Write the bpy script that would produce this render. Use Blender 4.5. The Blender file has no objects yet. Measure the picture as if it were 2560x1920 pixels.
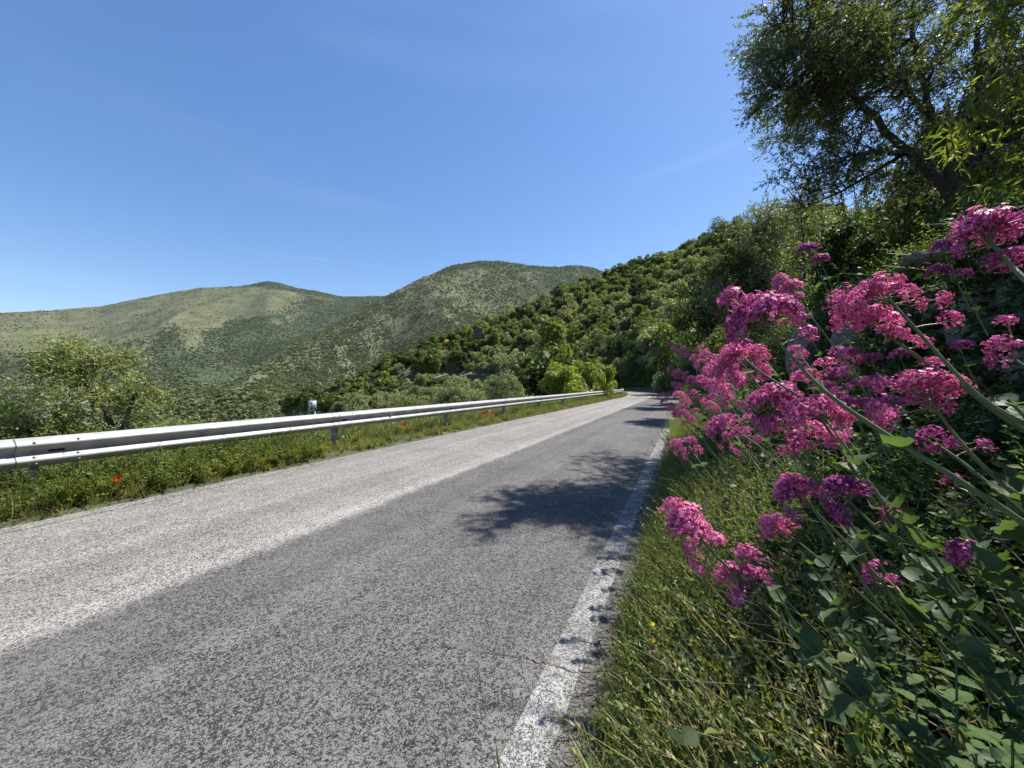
import bpy, math, random
import numpy as np
from mathutils import Vector, Matrix

random.seed(7)
rng = np.random.default_rng(11)
R = math.radians

# ------------------------------------------------------------------ camera, sky, sun, exposure
F0 = 961.0          # focal length in the photograph's own pixels (2560 wide)
HC = 1.35           # eye height above the road
sc = bpy.context.scene
col = sc.collection
cam_d = bpy.data.cameras.new('camera'); cam = bpy.data.objects.new('camera', cam_d); col.objects.link(cam)
cam.location = (0, 0, HC); cam.rotation_euler = (R(90), 0, 0)
cam_d.sensor_width = 36; cam_d.lens = 36 * F0 / 2560; cam_d.clip_start = 0.02; cam_d.clip_end = 20000
sc.camera = cam

SUN = Vector((0.49, 0.234, 0.839)).normalized()
SUN_EL = math.asin(SUN.z); SUN_AZ = math.atan2(SUN.x, SUN.y)
w = bpy.data.worlds.new('World'); sc.world = w; w.use_nodes = True
wn = w.node_tree.nodes; wl = w.node_tree.links; wn.clear()
def wnode(t, **k):
    n = wn.new(t)
    for a, b in k.items(): setattr(n, a, b)
    return n
sky = wnode('ShaderNodeTexSky', sky_type='NISHITA', sun_disc=False, sun_elevation=SUN_EL, sun_rotation=SUN_AZ,
            altitude=300, air_density=1.0, dust_density=0.35, ozone_density=2.2)
hs = wnode('ShaderNodeHueSaturation'); hs.inputs['Hue'].default_value = .508; hs.inputs['Saturation'].default_value = 1.39; hs.inputs['Value'].default_value = 1.42
bg = wnode('ShaderNodeBackground'); bg.inputs['Strength'].default_value = 0.09
wo = wnode('ShaderNodeOutputWorld')
gm = wnode('ShaderNodeGamma'); gm.inputs['Gamma'].default_value = 0.78; wl.new(sky.outputs[0], gm.inputs['Color']); wl.new(gm.outputs[0], hs.inputs['Color'])
# a thin vapour trail and faint high cirrus, both part of the sky itself
tc = wnode('ShaderNodeTexCoord')
def pdir(px, py): return Vector(((px-1280)/F0, 1, (960-py)/F0)).normalized()
a, b = pdir(600, 624), pdir(960, 668)
nrm = a.cross(b).normalized(); mid = (a+b).normalized()
def wmath(op, i0, i1=None, clamp=False):
    n = wnode('ShaderNodeMath', operation=op, use_clamp=clamp)
    for k, v in enumerate((i0, i1)):
        if v is None: continue
        if isinstance(v, (int, float)): n.inputs[k].default_value = v
        else: wl.new(v, n.inputs[k])
    return n.outputs[0]
def wdot(vec):
    n = wnode('ShaderNodeVectorMath', operation='DOT_PRODUCT'); wl.new(tc.outputs['Generated'], n.inputs[0]); n.inputs[1].default_value = vec
    return n.outputs['Value']
line = wmath('SUBTRACT', 1.0, wmath('DIVIDE', wmath('ABSOLUTE', wdot(nrm)), 0.0014), True)
span = wmath('MULTIPLY', wmath('SUBTRACT', wdot(mid), math.cos(0.17), True), 1/(1-math.cos(0.17)), True)
trail = wmath('MULTIPLY', wmath('MULTIPLY', line, span), 0.11)
mp = wnode('ShaderNodeMapping'); mp.inputs['Scale'].default_value = (1.2, 1.2, 7.0); mp.inputs['Rotation'].default_value = (0, R(24), 0)
nz = wnode('ShaderNodeTexNoise'); nz.inputs['Scale'].default_value = 1.4; nz.inputs['Detail'].default_value = 5
wl.new(tc.outputs['Generated'], mp.inputs[0]); wl.new(mp.outputs[0], nz.inputs['Vector'])
cir = wmath('MULTIPLY', wmath('SUBTRACT', nz.outputs['Fac'], 0.54, True), 0.16, True)
a, b = pdir(1590, 450), pdir(1880, 345); nrm2 = a.cross(b).normalized(); mid2 = (a+b).normalized()
w2_ = wmath('POWER', wmath('SUBTRACT', 1.0, wmath('DIVIDE', wmath('ABSOLUTE', wdot(nrm2)), 0.022), True), 1.6)
s2_ = wmath('MULTIPLY', wmath('SUBTRACT', wdot(mid2), math.cos(0.17), True), 1/(1-math.cos(0.17)), True)
cir = wmath('ADD', cir, wmath('MULTIPLY', wmath('MULTIPLY', w2_, s2_), wmath('MULTIPLY', nz.outputs['Fac'], 0.09)))
mx = wnode('ShaderNodeMix', data_type='RGBA'); mx.inputs[7].default_value = (6.5, 7.4, 8.4, 1)
wl.new(wmath('ADD', trail, cir, True), mx.inputs[0]); wl.new(hs.outputs[0], mx.inputs[6])
wl.new(mx.outputs[2], bg.inputs['Color']); wl.new(bg.outputs[0], wo.inputs['Surface'])

sd = bpy.data.lights.new('sun', 'SUN'); sd.energy = 5.0; sd.angle = R(0.5); sd.color = (1, 0.955, 0.88)
so = bpy.data.objects.new('sun', sd); col.objects.link(so); so.rotation_euler = SUN.to_track_quat('Z', 'Y').to_euler()
vs = sc.view_settings; vs.view_transform = 'Standard'; vs.look = 'None'; vs.gamma = 1; vs.exposure = 1.0; vs.use_curve_mapping = False
sc.cycles.max_bounces = 8; sc.cycles.transparent_max_bounces = 8; sc.cycles.use_denoising = True
sc.cycles.sample_clamp_indirect = 6

# ------------------------------------------------------------------ helpers: meshes
def P(px, py, d): return np.array(((px-1280)/F0*d, d, HC-(py-960)/F0*d))
def unit(v): return v/np.maximum(np.linalg.norm(v, axis=-1, keepdims=True), 1e-9)

class MB:
    def __init__(s): s.v = []; s.f = []; s.n = 0
    def add(s, V, F):
        V = np.asarray(V, float).reshape(-1, 3); s.v.append(V)
        s.f.append(np.asarray(F, int)+s.n); s.n += len(V); return s
    def tube(s, pts, rad, k=6, cap=False):
        pts = np.asarray(pts, float); m = len(pts); rad = np.broadcast_to(np.asarray(rad, float), (m,))
        T = unit(np.gradient(pts, axis=0)); up = np.array((0.13, 0.31, 0.94))
        A = np.cross(T, up); A = np.where(np.linalg.norm(A, axis=1, keepdims=True) < .1, np.cross(T, (1, 0, 0)), A); A = unit(A); B = np.cross(T, A)
        an = np.arange(k)*2*math.pi/k
        V = pts[:, None]+rad[:, None, None]*(A[:, None]*np.cos(an)[None, :, None]+B[:, None]*np.sin(an)[None, :, None])
        i, j = np.meshgrid(np.arange(m-1), np.arange(k), indexing='ij'); j2 = (j+1) % k
        s.add(V.reshape(-1, 3), np.stack((i*k+j, i*k+j2, (i+1)*k+j2, (i+1)*k+j), -1).reshape(-1, 4))
        if cap:
            for e in (0, m-1):
                c = np.vstack((pts[e], V[e])); s.add(c, [(0, q+1, (q+1) % k+1) for q in range(k)])
        return s
    def box(s, c, h, M=None):
        V = np.array([(x, y, z) for x in (-1, 1) for y in (-1, 1) for z in (-1, 1)], float)*np.asarray(h)
        if M is not None: V = V@np.asarray(M).T
        return s.add(V+np.asarray(c), [(0, 1, 3, 2), (4, 6, 7, 5), (0, 4, 5, 1), (2, 3, 7, 6), (0, 2, 6, 4), (1, 5, 7, 3)])
    def stamp(s, T, Fc, Pp, D, N, S, W=None):
        """copy a little template (x across, y along, z normal) to many places"""
        D = unit(D); X = unit(np.cross(D, N)); Z = np.cross(X, D)
        S = np.broadcast_to(S, (len(Pp),)); W = S if W is None else np.broadcast_to(W, (len(Pp),))
        V = Pp[:, None]+X[:, None]*(T[None, :, 0, None]*W[:, None, None])+D[:, None]*(T[None, :, 1, None]*S[:, None, None])+Z[:, None]*(T[None, :, 2, None]*S[:, None, None])
        for f in Fc:
            f = np.asarray(f); F = (f[None]+(np.arange(len(Pp))*len(T)).reshape(-1, *([1]*f.ndim))).reshape(-1, f.shape[-1])
            s.f.append(F+s.n)
        s.v.append(V.reshape(-1, 3)); s.n += V.shape[0]*V.shape[1]
        return s
    def mesh(s, name, mat=None, smooth=False):
        me = bpy.data.meshes.new(name); V = np.concatenate(s.v); me.vertices.add(len(V)); me.vertices.foreach_set('co', V.astype('f').ravel())
        loops = np.concatenate([f.ravel() for f in s.f]); cnt = np.concatenate([np.full(len(f), f.shape[1]) for f in s.f])
        st = np.concatenate(([0], np.cumsum(cnt)[:-1]))
        me.loops.add(len(loops)); me.loops.foreach_set('vertex_index', loops.astype('i'))
        me.polygons.add(len(cnt)); me.polygons.foreach_set('loop_start', st.astype('i'))
        if smooth: me.polygons.foreach_set('use_smooth', np.ones(len(cnt), bool))
        me.update(calc_edges=True)
        if mat: me.materials.append(mat)
        return me
    def obj(s, name, mat, parent=None, smooth=False, **k): return mk(name, s.mesh(name, mat, smooth), parent, **k)

def mk(name, me, parent=None, loc=None, link=True):
    o = bpy.data.objects.new(name, me)
    if link: col.objects.link(o)
    if parent: o.parent = parent
    if loc is not None: o.location = loc
    return o
def tag(o, label=None, cat=None, group=None, kind=None):
    if label: o['label'] = label
    if cat: o['category'] = cat
    if group: o['group'] = group
    if kind: o['kind'] = kind
    return o
def thing(name, label, cat, loc=(0, 0, 0), rz=0, group=None):
    o = bpy.data.objects.new(name, None); col.objects.link(o); o.location = loc; o.rotation_euler = (0, 0, rz); o.empty_display_size = .1
    return tag(o, label, cat, group)
def dup(root, loc, rz=0, s=1, label=None):
    r = root.copy(); col.objects.link(r); r.location = loc; r.rotation_euler = (0, 0, rz); r.scale = (s, s, s)
    if label: r['label'] = label
    for c in root.children:
        d = c.copy(); col.objects.link(d); d.parent = r
    return r

# ------------------------------------------------------------------ helpers: noise, leaf templates
_tab = np.random.default_rng(5).random((256, 256))
def vnoise(x, y):
    xi = np.floor(x).astype(int); yi = np.floor(y).astype(int); fx = x-xi; fy = y-yi
    fx = fx*fx*(3-2*fx); fy = fy*fy*(3-2*fy); g = lambda i, j: _tab[(xi+i) & 255, (yi+j) & 255]
    return (g(0, 0)*(1-fx)+g(1, 0)*fx)*(1-fy)+(g(0, 1)*(1-fx)+g(1, 1)*fx)*fy
def fbm(x, y, o=4, g=.5):
    x = np.asarray(x, float); y = np.asarray(y, float); t = 0; a = 1; n = 0
    for k in range(o): t = t+a*(vnoise(x*2**k+17.3*k, y*2**k+9.1*k)-.5); n += a; a *= g
    return t/n*2
def sstep(a, b, x): t = np.clip((x-a)/(b-a), 0, 1); return t*t*(3-2*t)

LEAF4 = np.array([(0, 0, 0), (.5, .45, .1), (0, 1, 0), (-.5, .45, .1)]); LEAF4F = [[(0, 1, 2), (0, 2, 3)]]
def leaf_template(rows, bend=.25, fold=.12, wave=0.0, serr=0.0):
    V = []; n = len(rows)
    for i, (t, wd) in enumerate(rows):
        z = -bend*t*t; w2 = wd*(1+(serr if i % 2 else -serr))
        V += [(-w2, t-(serr*.3 if i % 2 else 0), z+fold*wd*2+wave*math.sin(i*2.1)), (0, t, z), (w2, t-(serr*.3 if i % 2 else 0), z+fold*wd*2-wave*math.sin(i*2.1+1))]
    Fq = []
    for i in range(n-1):
        a = i*3; Fq += [(a, a+1, a+4, a+3), (a+1, a+2, a+5, a+4)]
    return np.array(V, float), [np.array(Fq)]
LANCE, LANCEF = leaf_template([(0, .02), (.12, .16), (.32, .32), (.55, .3), (.8, .13), (1, .0)], .3, .14, .015)
LANCE2, LANCE2F = leaf_template([(0, .02), (.15, .24), (.35, .34), (.6, .26), (.82, .1), (1, .0)], -.25, .16, .02)
def smooth_leaf(f, n, *a, **k): return leaf_template([(t, max(f(t), 0)) for t in np.linspace(0, 1, n)], *a, **k)
LANCEN, LANCENF = smooth_leaf(lambda t: .62*math.sin(math.pi*t**.75)*(1-t)**.35*.78, 12, .35, .18, .02)
LANCEN2, LANCEN2F = smooth_leaf(lambda t: .5*math.sin(math.pi*t**.6)*(1-t)**.25*.8, 12, -.35, .22, .03)
OVATE, OVATEF = leaf_template([(t, .42*math.sin(math.pi*t**.7)**.8*(1-t*.3) if 0 < t < 1 else .01) for t in np.linspace(0, 1, 18)], .3, .1, .012, .07)
BROAD, BROADF = leaf_template([(0, .02), (.15, .3), (.4, .46), (.7, .34), (1, 0)], .15, .12)
# ------------------------------------------------------------------ helpers: materials
def new_mat(name):
    m = bpy.data.materials.new(name); m.use_nodes = True; nt = m.node_tree; nt.nodes.clear(); return m, nt.nodes, nt.links
def ramp(nodes, stops, interp='LINEAR'):
    r = nodes.new('ShaderNodeValToRGB'); cr = r.color_ramp; cr.interpolation = interp
    while len(cr.elements) > 1: cr.elements.remove(cr.elements[0])
    cr.elements[0].position = stops[0][0]; cr.elements[0].color = (*stops[0][1], 1)
    for p, c in stops[1:]:
        e = cr.elements.new(p); e.color = (*c, 1)
    return r
def leaf_mat(name, cols, trans=.35, tcol=None, rough=.5, spec=.35, objvar=0.0, detail=0.0, tboost=1.6):
    m, n, l = new_mat(name)
    geo = n.new('ShaderNodeNewGeometry'); oi = n.new('ShaderNodeObjectInfo')
    ad = n.new('ShaderNodeMath'); ad.operation = 'MULTIPLY_ADD'; ad.inputs[1].default_value = objvar
    l.new(oi.outputs['Random'], ad.inputs[0]); l.new(geo.outputs['Random Per Island'], ad.inputs[2])
    md = n.new('ShaderNodeMath'); md.operation = 'DIVIDE'; md.inputs[1].default_value = 1+objvar; l.new(ad.outputs[0], md.inputs[0])
    r = ramp(n, [(i/(len(cols)-1), c) for i, c in enumerate(cols)]); l.new(md.outputs[0], r.inputs[0]); src = r.outputs[0]
    if detail:
        t = n.new('ShaderNodeTexNoise'); t.inputs['Scale'].default_value = detail; t.inputs['Detail'].default_value = 3
        tcn = n.new('ShaderNodeTexCoord'); l.new(tcn.outputs['Object'], t.inputs['Vector'])
        h = n.new('ShaderNodeHueSaturation'); mr = n.new('ShaderNodeMapRange'); mr.inputs['To Min'].default_value = .6; mr.inputs['To Max'].default_value = 1.4
        l.new(t.outputs['Fac'], mr.inputs['Value']); l.new(mr.outputs[0], h.inputs['Value']); l.new(src, h.inputs['Color']); src = h.outputs[0]
    p = n.new('ShaderNodeBsdfPrincipled'); p.inputs['Roughness'].default_value = rough; p.inputs['Specular IOR Level'].default_value = spec
    if detail:
        bq = n.new('ShaderNodeBump'); bq.inputs['Strength'].default_value = .8; bq.inputs['Distance'].default_value = .003; l.new(t.outputs['Fac'], bq.inputs['Height']); l.new(bq.outputs[0], p.inputs['Normal'])
    tr = n.new('ShaderNodeBsdfTranslucent'); ms = n.new('ShaderNodeMixShader'); ms.inputs[0].default_value = trans; out = n.new('ShaderNodeOutputMaterial')
    tm = n.new('ShaderNodeMix'); tm.data_type = 'RGBA'; tm.blend_type = 'MULTIPLY'; tm.inputs[0].default_value = 1
    tm.inputs[7].default_value = (*(tcol or (tboost*1.15, tboost*1.2, tboost*.5)), 1)
    l.new(src, tm.inputs[6]); l.new(src, p.inputs['Base Color']); l.new(tm.outputs[2], tr.inputs[0])
    l.new(p.outputs[0], ms.inputs[1]); l.new(tr.outputs[0], ms.inputs[2]); l.new(ms.outputs[0], out.inputs[0])
    return m
def simple_mat(name, c1, c2, scale=20, rough=.8, metal=0, bump=.3, spec=.3, detail=6, bd=.01):
    m, n, l = new_mat(name); t = n.new('ShaderNodeTexNoise'); t.inputs['Scale'].default_value = scale; t.inputs['Detail'].default_value = detail
    tcn = n.new('ShaderNodeTexCoord'); l.new(tcn.outputs['Object'], t.inputs['Vector'])
    r = ramp(n, [(.3, c1), (.7, c2)]); l.new(t.outputs['Fac'], r.inputs[0])
    p = n.new('ShaderNodeBsdfPrincipled'); p.inputs['Roughness'].default_value = rough; p.inputs['Metallic'].default_value = metal; p.inputs['Specular IOR Level'].default_value = spec
    l.new(r.outputs[0], p.inputs['Base Color'])
    if bump:
        b = n.new('ShaderNodeBump'); b.inputs['Strength'].default_value = bump; b.inputs['Distance'].default_value = bd; l.new(t.outputs['Fac'], b.inputs['Height']); l.new(b.outputs[0], p.inputs['Normal'])
    out = n.new('ShaderNodeOutputMaterial'); l.new(p.outputs[0], out.inputs[0]); return m

M = {}
M['bark'] = simple_mat('bark', (.05, .042, .034), (.13, .115, .1), 14, .9, bump=.8)
M['bark_dark'] = simple_mat('bark_dark', (.03, .026, .02), (.085, .075, .062), 14, .9, bump=.8)
M['olive'] = leaf_mat('olive_leaf', [(.11, .128, .058), (.165, .18, .09), (.25, .265, .155), (.13, .15, .062)], .35, rough=.55, spec=.25, objvar=.8)
M['oak'] = leaf_mat('oak_leaf', [(.045, .065, .02), (.075, .1, .03), (.12, .145, .048)], .35, rough=.55, spec=.2, objvar=1.2)
M['bright'] = leaf_mat('bright_leaf', [(.075, .105, .022), (.12, .155, .035), (.18, .21, .055)], .35, rough=.55, spec=.2, objvar=.9)
M['lime'] = leaf_mat('lime_leaf', [(.1, .14, .022), (.17, .22, .04), (.25, .28, .06)], .42, rough=.5, objvar=.4)
M['big_tree'] = leaf_mat('big_tree_leaf', [(.045, .06, .02), (.07, .09, .028), (.11, .13, .048), (.18, .2, .1)], .4, rough=.42, spec=.45)
M['pale_tree'] = leaf_mat('pale_tree_leaf', [(.085, .11, .045), (.13, .165, .075), (.21, .24, .13)], .3, rough=.45, spec=.5)
M['left_oak'] = leaf_mat('left_oak_leaf', [(.11, .14, .045), (.19, .22, .08), (.3, .32, .16)], .45, rough=.4, spec=.5)
M['ash'] = leaf_mat('ash_leaf', [(.08, .105, .02), (.12, .15, .032), (.17, .2, .05)], .5, rough=.4, tcol=(1.9, 1.9, .8))
M['ivy'] = leaf_mat('ivy_leaf', [(.015, .028, .01), (.024, .042, .013), (.045, .07, .022)], .22, rough=.6, objvar=.6, spec=.15)
M['valerian_leaf'] = leaf_mat('valerian_leaf', [(.03, .055, .028), (.045, .075, .034), (.07, .105, .04)], .3, rough=.55, spec=.22, objvar=.5, detail=45, tboost=2.2)
M['balm_leaf'] = leaf_mat('balm_leaf', [(.035, .07, .018), (.05, .095, .024), (.08, .13, .03)], .3, rough=.65, spec=.2, objvar=.5, detail=120)
M['weed_leaf'] = leaf_mat('weed_leaf', [(.055, .09, .02), (.1, .14, .03), (.17, .21, .055)], .42, rough=.55, objvar=.8)
M['yellow_weed'] = leaf_mat('yellow_weed', [(.12, .15, .02), (.2, .21, .03), (.26, .24, .05)], .35, rough=.6, objvar=.4)
M['grass'] = leaf_mat('grass_blade', [(.07, .1, .022), (.125, .15, .038), (.21, .22, .085)], .35, rough=.5, objvar=.6)
M['straw'] = leaf_mat('straw', [(.2, .17, .08), (.3, .26, .13), (.16, .15, .06)], .3, rough=.6, objvar=.4, tboost=1.2)
M['stem'] = simple_mat('valerian_stem', (.06, .09, .035), (.11, .14, .06), 40, .5, bump=.1)
M['stem_red'] = simple_mat('flower_stalk', (.2, .15, .08), (.3, .17, .12), 40, .5, bump=.1)
M['twig_dry'] = simple_mat('dry_twig', (.06, .045, .035), (.16, .13, .1), 30, .8)
PT = (1.3, .8, 1.2)
M['petal_pink'] = leaf_mat('petal_pink', [(.56, .075, .26), (.68, .16, .37), (.8, .38, .56), (.4, .045, .19)], .35, tcol=PT, rough=.5)
M['petal_magenta'] = leaf_mat('petal_magenta', [(.4, .04, .2), (.53, .1, .32), (.7, .27, .48), (.28, .03, .15)], .35, tcol=PT, rough=.5)
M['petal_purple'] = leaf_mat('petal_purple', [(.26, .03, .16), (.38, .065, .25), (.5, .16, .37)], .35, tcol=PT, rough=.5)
M['red'] = leaf_mat('poppy_petal', [(.75, .02, .01), (.85, .05, .02)], .4, tcol=(1.2, .6, .6), rough=.5)
M['yellow'] = leaf_mat('yellow_petal', [(.8, .6, .02), (.85, .7, .05)], .3, tcol=(1.1, 1, .6), rough=.6)
M['white_petal'] = leaf_mat('white_petal', [(.7, .7, .6), (.8, .8, .72)], .3, tcol=(1.1, 1.1, 1), rough=.6)

def cover_mat():
    """mountain ground: dry grass, rock and scrub mixed by the land-cover attribute"""
    m, n, l = new_mat('mountain_ground'); geo = n.new('ShaderNodeNewGeometry')
    at = n.new('ShaderNodeAttribute'); at.attribute_name = 'cover'
    def noise(scale, det=8, rough=.6):
        t = n.new('ShaderNodeTexNoise'); t.inputs['Scale'].default_value = scale; t.inputs['Detail'].default_value = det; t.inputs['Roughness'].default_value = rough
        l.new(geo.outputs['Position'], t.inputs['Vector']); return t.outputs['Fac']
    g = ramp(n, [(.32, (.056, .068, .028)), (.5, (.09, .096, .042)), (.68, (.13, .125, .064))]); l.new(noise(.012), g.inputs[0])
    rk = ramp(n, [(.52, (0, 0, 0)), (.66, (1, 1, 1))]); l.new(noise(.09, 6, .7), rk.inputs[0])
    mr = n.new('ShaderNodeMix'); mr.data_type = 'RGBA'; l.new(g.outputs[0], mr.inputs[6]); mr.inputs[7].default_value = (.16, .152, .135, 1)
    mm = n.new('ShaderNodeMath'); mm.operation = 'MULTIPLY'; mm.inputs[1].default_value = .55; l.new(rk.outputs[0], mm.inputs[0]); l.new(mm.outputs[0], mr.inputs[0])
    sb = ramp(n, [(.3, (.026, .038, .02)), (.55, (.05, .066, .032)), (.75, (.1, .105, .062))]); l.new(noise(.06, 6, .7), sb.inputs[0])
    th = n.new('ShaderNodeMath'); th.operation = 'ADD'; l.new(at.outputs['Fac'], th.inputs[0])
    n2 = n.new('ShaderNodeMath'); n2.operation = 'MULTIPLY_ADD'; n2.inputs[1].default_value = 1.4; n2.inputs[2].default_value = -.7; l.new(noise(.05, 7, .75), n2.inputs[0]); l.new(n2.outputs[0], th.inputs[1])
    st = n.new('ShaderNodeMapRange'); st.interpolation_type = 'SMOOTHSTEP'; st.inputs['From Min'].default_value = .4; st.inputs['From Max'].default_value = .6; l.new(th.outputs[0], st.inputs['Value'])
    mx2 = n.new('ShaderNodeMix'); mx2.data_type = 'RGBA'; l.new(st.outputs[0], mx2.inputs[0]); l.new(mr.outputs[2], mx2.inputs[6]); l.new(sb.outputs[0], mx2.inputs[7])
    sz = n.new('ShaderNodeSeparateXYZ'); l.new(geo.outputs['Position'], sz.inputs[0]); q1 = n.new('ShaderNodeMath'); q1.operation = 'MULTIPLY_ADD'; q1.inputs[1].default_value = .55; l.new(sz.outputs[2], q1.inputs[0])
    q0 = n.new('ShaderNodeMath'); q0.operation = 'MULTIPLY'; q0.inputs[1].default_value = 14; l.new(noise(.02, 3), q0.inputs[0]); l.new(q0.outputs[0], q1.inputs[2]); q2 = n.new('ShaderNodeMath'); q2.operation = 'SINE'; l.new(q1.outputs[0], q2.inputs[0])
    q3 = n.new('ShaderNodeMapRange'); q3.inputs['From Min'].default_value = .72; q3.inputs['From Max'].default_value = 1; q3.inputs['To Max'].default_value = .65; l.new(q2.outputs[0], q3.inputs['Value'])
    q4 = n.new('ShaderNodeMath'); q4.operation = 'MULTIPLY'; q4.use_clamp = True; l.new(q3.outputs[0], q4.inputs[0]); rr_ = ramp(n, [(.42, (0, 0, 0)), (.6, (1, 1, 1))]); l.new(noise(.007, 4), rr_.inputs[0]); l.new(rr_.outputs[0], q4.inputs[1])
    mx3 = n.new('ShaderNodeMix'); mx3.data_type = 'RGBA'; l.new(q4.outputs[0], mx3.inputs[0]); l.new(mx2.outputs[2], mx3.inputs[6]); mx3.inputs[7].default_value = (.2, .19, .15, 1)
    p = n.new('ShaderNodeBsdfPrincipled'); p.inputs['Roughness'].default_value = .95; p.inputs['Specular IOR Level'].default_value = .1; l.new(mx3.outputs[2], p.inputs['Base Color'])
    out = n.new('ShaderNodeOutputMaterial'); l.new(p.outputs[0], out.inputs[0]); return m
M['mountain'] = cover_mat()

def soil_mat():
    m, n, l = new_mat('soil'); geo = n.new('ShaderNodeNewGeometry')
    t = n.new('ShaderNodeTexNoise'); t.inputs['Scale'].default_value = .8; t.inputs['Detail'].default_value = 12; t.inputs['Roughness'].default_value = .7; l.new(geo.outputs['Position'], t.inputs['Vector'])
    r = ramp(n, [(.35, (.03, .042, .014)), (.5, (.05, .06, .024)), (.64, (.09, .085, .045)), (.72, (.05, .06, .02))]); l.new(t.outputs['Fac'], r.inputs[0])
    p = n.new('ShaderNodeBsdfPrincipled'); p.inputs['Roughness'].default_value = .95; l.new(r.outputs[0], p.inputs['Base Color'])
    b = n.new('ShaderNodeBump'); b.inputs['Strength'].default_value = .8; b.inputs['Distance'].default_value = .05; l.new(t.outputs['Fac'], b.inputs['Height']); l.new(b.outputs[0], p.inputs['Normal'])
    out = n.new('ShaderNodeOutputMaterial'); l.new(p.outputs[0], out.inputs[0]); return m
M['soil'] = soil_mat()

def asphalt_mat(name, kind):
    """worn coarse-chipped asphalt; UV = (metres from the camera line to the left, metres along)"""
    m, n, l = new_mat(name); geo = n.new('ShaderNodeNewGeometry'); uv = n.new('ShaderNodeUVMap'); uv.uv_map = 'uv'
    sx = n.new('ShaderNodeSeparateXYZ'); l.new(uv.outputs[0], sx.inputs[0])
    def noise(scale, det=3, rough=.6, src=None):
        t = n.new('ShaderNodeTexNoise'); t.inputs['Scale'].default_value = scale; t.inputs['Detail'].default_value = det; t.inputs['Roughness'].default_value = rough
        l.new(src or geo.outputs['Position'], t.inputs['Vector']); return t.outputs['Fac']
    def math_(op, a, b=None, c=None, cl=False):
        q = n.new('ShaderNodeMath'); q.operation = op; q.use_clamp = cl
        for k, v in enumerate((a, b, c)):
            if v is None: continue
            if isinstance(v, (int, float)): q.inputs[k].default_value = v
            else: l.new(v, q.inputs[k])
        return q.outputs[0]
    def mix(f, a, b, bt='MIX'):
        q = n.new('ShaderNodeMix'); q.data_type = 'RGBA'; q.blend_type = bt
        for k, v in ((0, f), (6, a), (7, b)):
            if isinstance(v, (int, float)): q.inputs[k].default_value = v
            elif isinstance(v, tuple): q.inputs[k].default_value = (*v, 1)
            else: l.new(v, q.inputs[k])
        return q.outputs[2]
    vo = n.new('ShaderNodeTexVoronoi'); vo.feature = 'DISTANCE_TO_EDGE'; vo.inputs['Scale'].default_value = 92
    wob = n.new('ShaderNodeVectorMath'); wob.operation = 'MULTIPLY_ADD'; tn = n.new('ShaderNodeTexNoise'); tn.inputs['Scale'].default_value = 70; l.new(geo.outputs['Position'], tn.inputs['Vector'])
    l.new(tn.outputs['Color'], wob.inputs[0]); wob.inputs[1].default_value = (.012, .012, .0); l.new(geo.outputs['Position'], wob.inputs[2]); l.new(wob.outputs[0], vo.inputs['Vector'])
    vc = n.new('ShaderNodeTexVoronoi'); vc.inputs['Scale'].default_value = 92; l.new(wob.outputs[0], vc.inputs['Vector'])
    fine = noise(150, 3, .75)
    chip = math_('ADD', math_('MULTIPLY', vo.outputs['Distance'], 1.5), math_('MULTIPLY', math_('SUBTRACT', fine, .5), 1.6))       # pale between the dark stones
    sep = n.new('ShaderNodeSeparateColor'); l.new(vc.outputs['Color'], sep.inputs[0])
    chip = math_('ADD', chip, math_('MULTIPLY', math_('SUBTRACT', sep.outputs[0], .5), .55))
    big = noise(.9, 4, .6); patch = noise(5, 4, .7)
    seam = math_('ADD', sx.outputs[0], math_('MULTIPLY', math_('SUBTRACT', noise(4, 5, .7), .5), .22))
    left = n.new('ShaderNodeMapRange'); left.inputs['From Min'].default_value = 3.06; left.inputs['From Max'].default_value = 3.16; l.new(seam, left.inputs['Value'])
    strip = math_('SUBTRACT', 1.0, math_('DIVIDE', math_('ABSOLUTE', math_('SUBTRACT', seam, 3.27)), .17), None, True)
    lite = mix(left.outputs[0], (.165, .16, .153), (.315, .292, .272)); dark = mix(left.outputs[0], (.02, .019, .019), (.042, .037, .035))
    lite = mix(math_('MULTIPLY', strip, .32), lite, (.44, .42, .39))
    if kind == 'line':
        edge = sx.outputs[0]
        worn = math_('ADD', math_('MULTIPLY', noise(5, 7, .75), 1.7), -.55)
        lite = mix(math_('MULTIPLY', worn, 1.6, None, True), (.17, .166, .16), (.42, .41, .39)); dark = mix(.5, dark, (.1, .1, .1))
    thr = math_('ADD', math_('MULTIPLY', math_('SUBTRACT', big, .5), .35), math_('MULTIPLY', math_('SUBTRACT', patch, .5), .3))
    f = n.new('ShaderNodeMapRange'); f.inputs['From Min'].default_value = -.02 if kind != 'line' else .0; f.inputs['From Max'].default_value = .33 if kind != 'line' else .36
    l.new(math_('ADD', chip, thr), f.inputs['Value'])
    c = mix(f.outputs[0], dark, lite)
    mpn = n.new('ShaderNodeMapping'); mpn.inputs['Scale'].default_value = (2.6, .06, 1); l.new(uv.outputs[0], mpn.inputs[0]); trk = noise(1.0, 3, .6, mpn.outputs[0])
    tf_ = math_('MULTIPLY', math_('SUBTRACT', trk, .5), 1.1); hv = n.new('ShaderNodeHueSaturation'); l.new(math_('ADD', tf_, 1.0), hv.inputs['Value']); l.new(c, hv.inputs['Color']); c = hv.outputs[0]
    sp_ = noise(22, 5, .75); c = mix(math_('MULTIPLY', math_('SUBTRACT', sp_, .6, None, True), 3.5, None, True), c, (.075, .07, .066))
    # tyre-darkened bands and dirty outer margins
    band = math_('MULTIPLY', math_('SUBTRACT', noise(.35, 3), .45, None, True), .9); c = mix(band, c, (.11, .105, .1))
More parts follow.
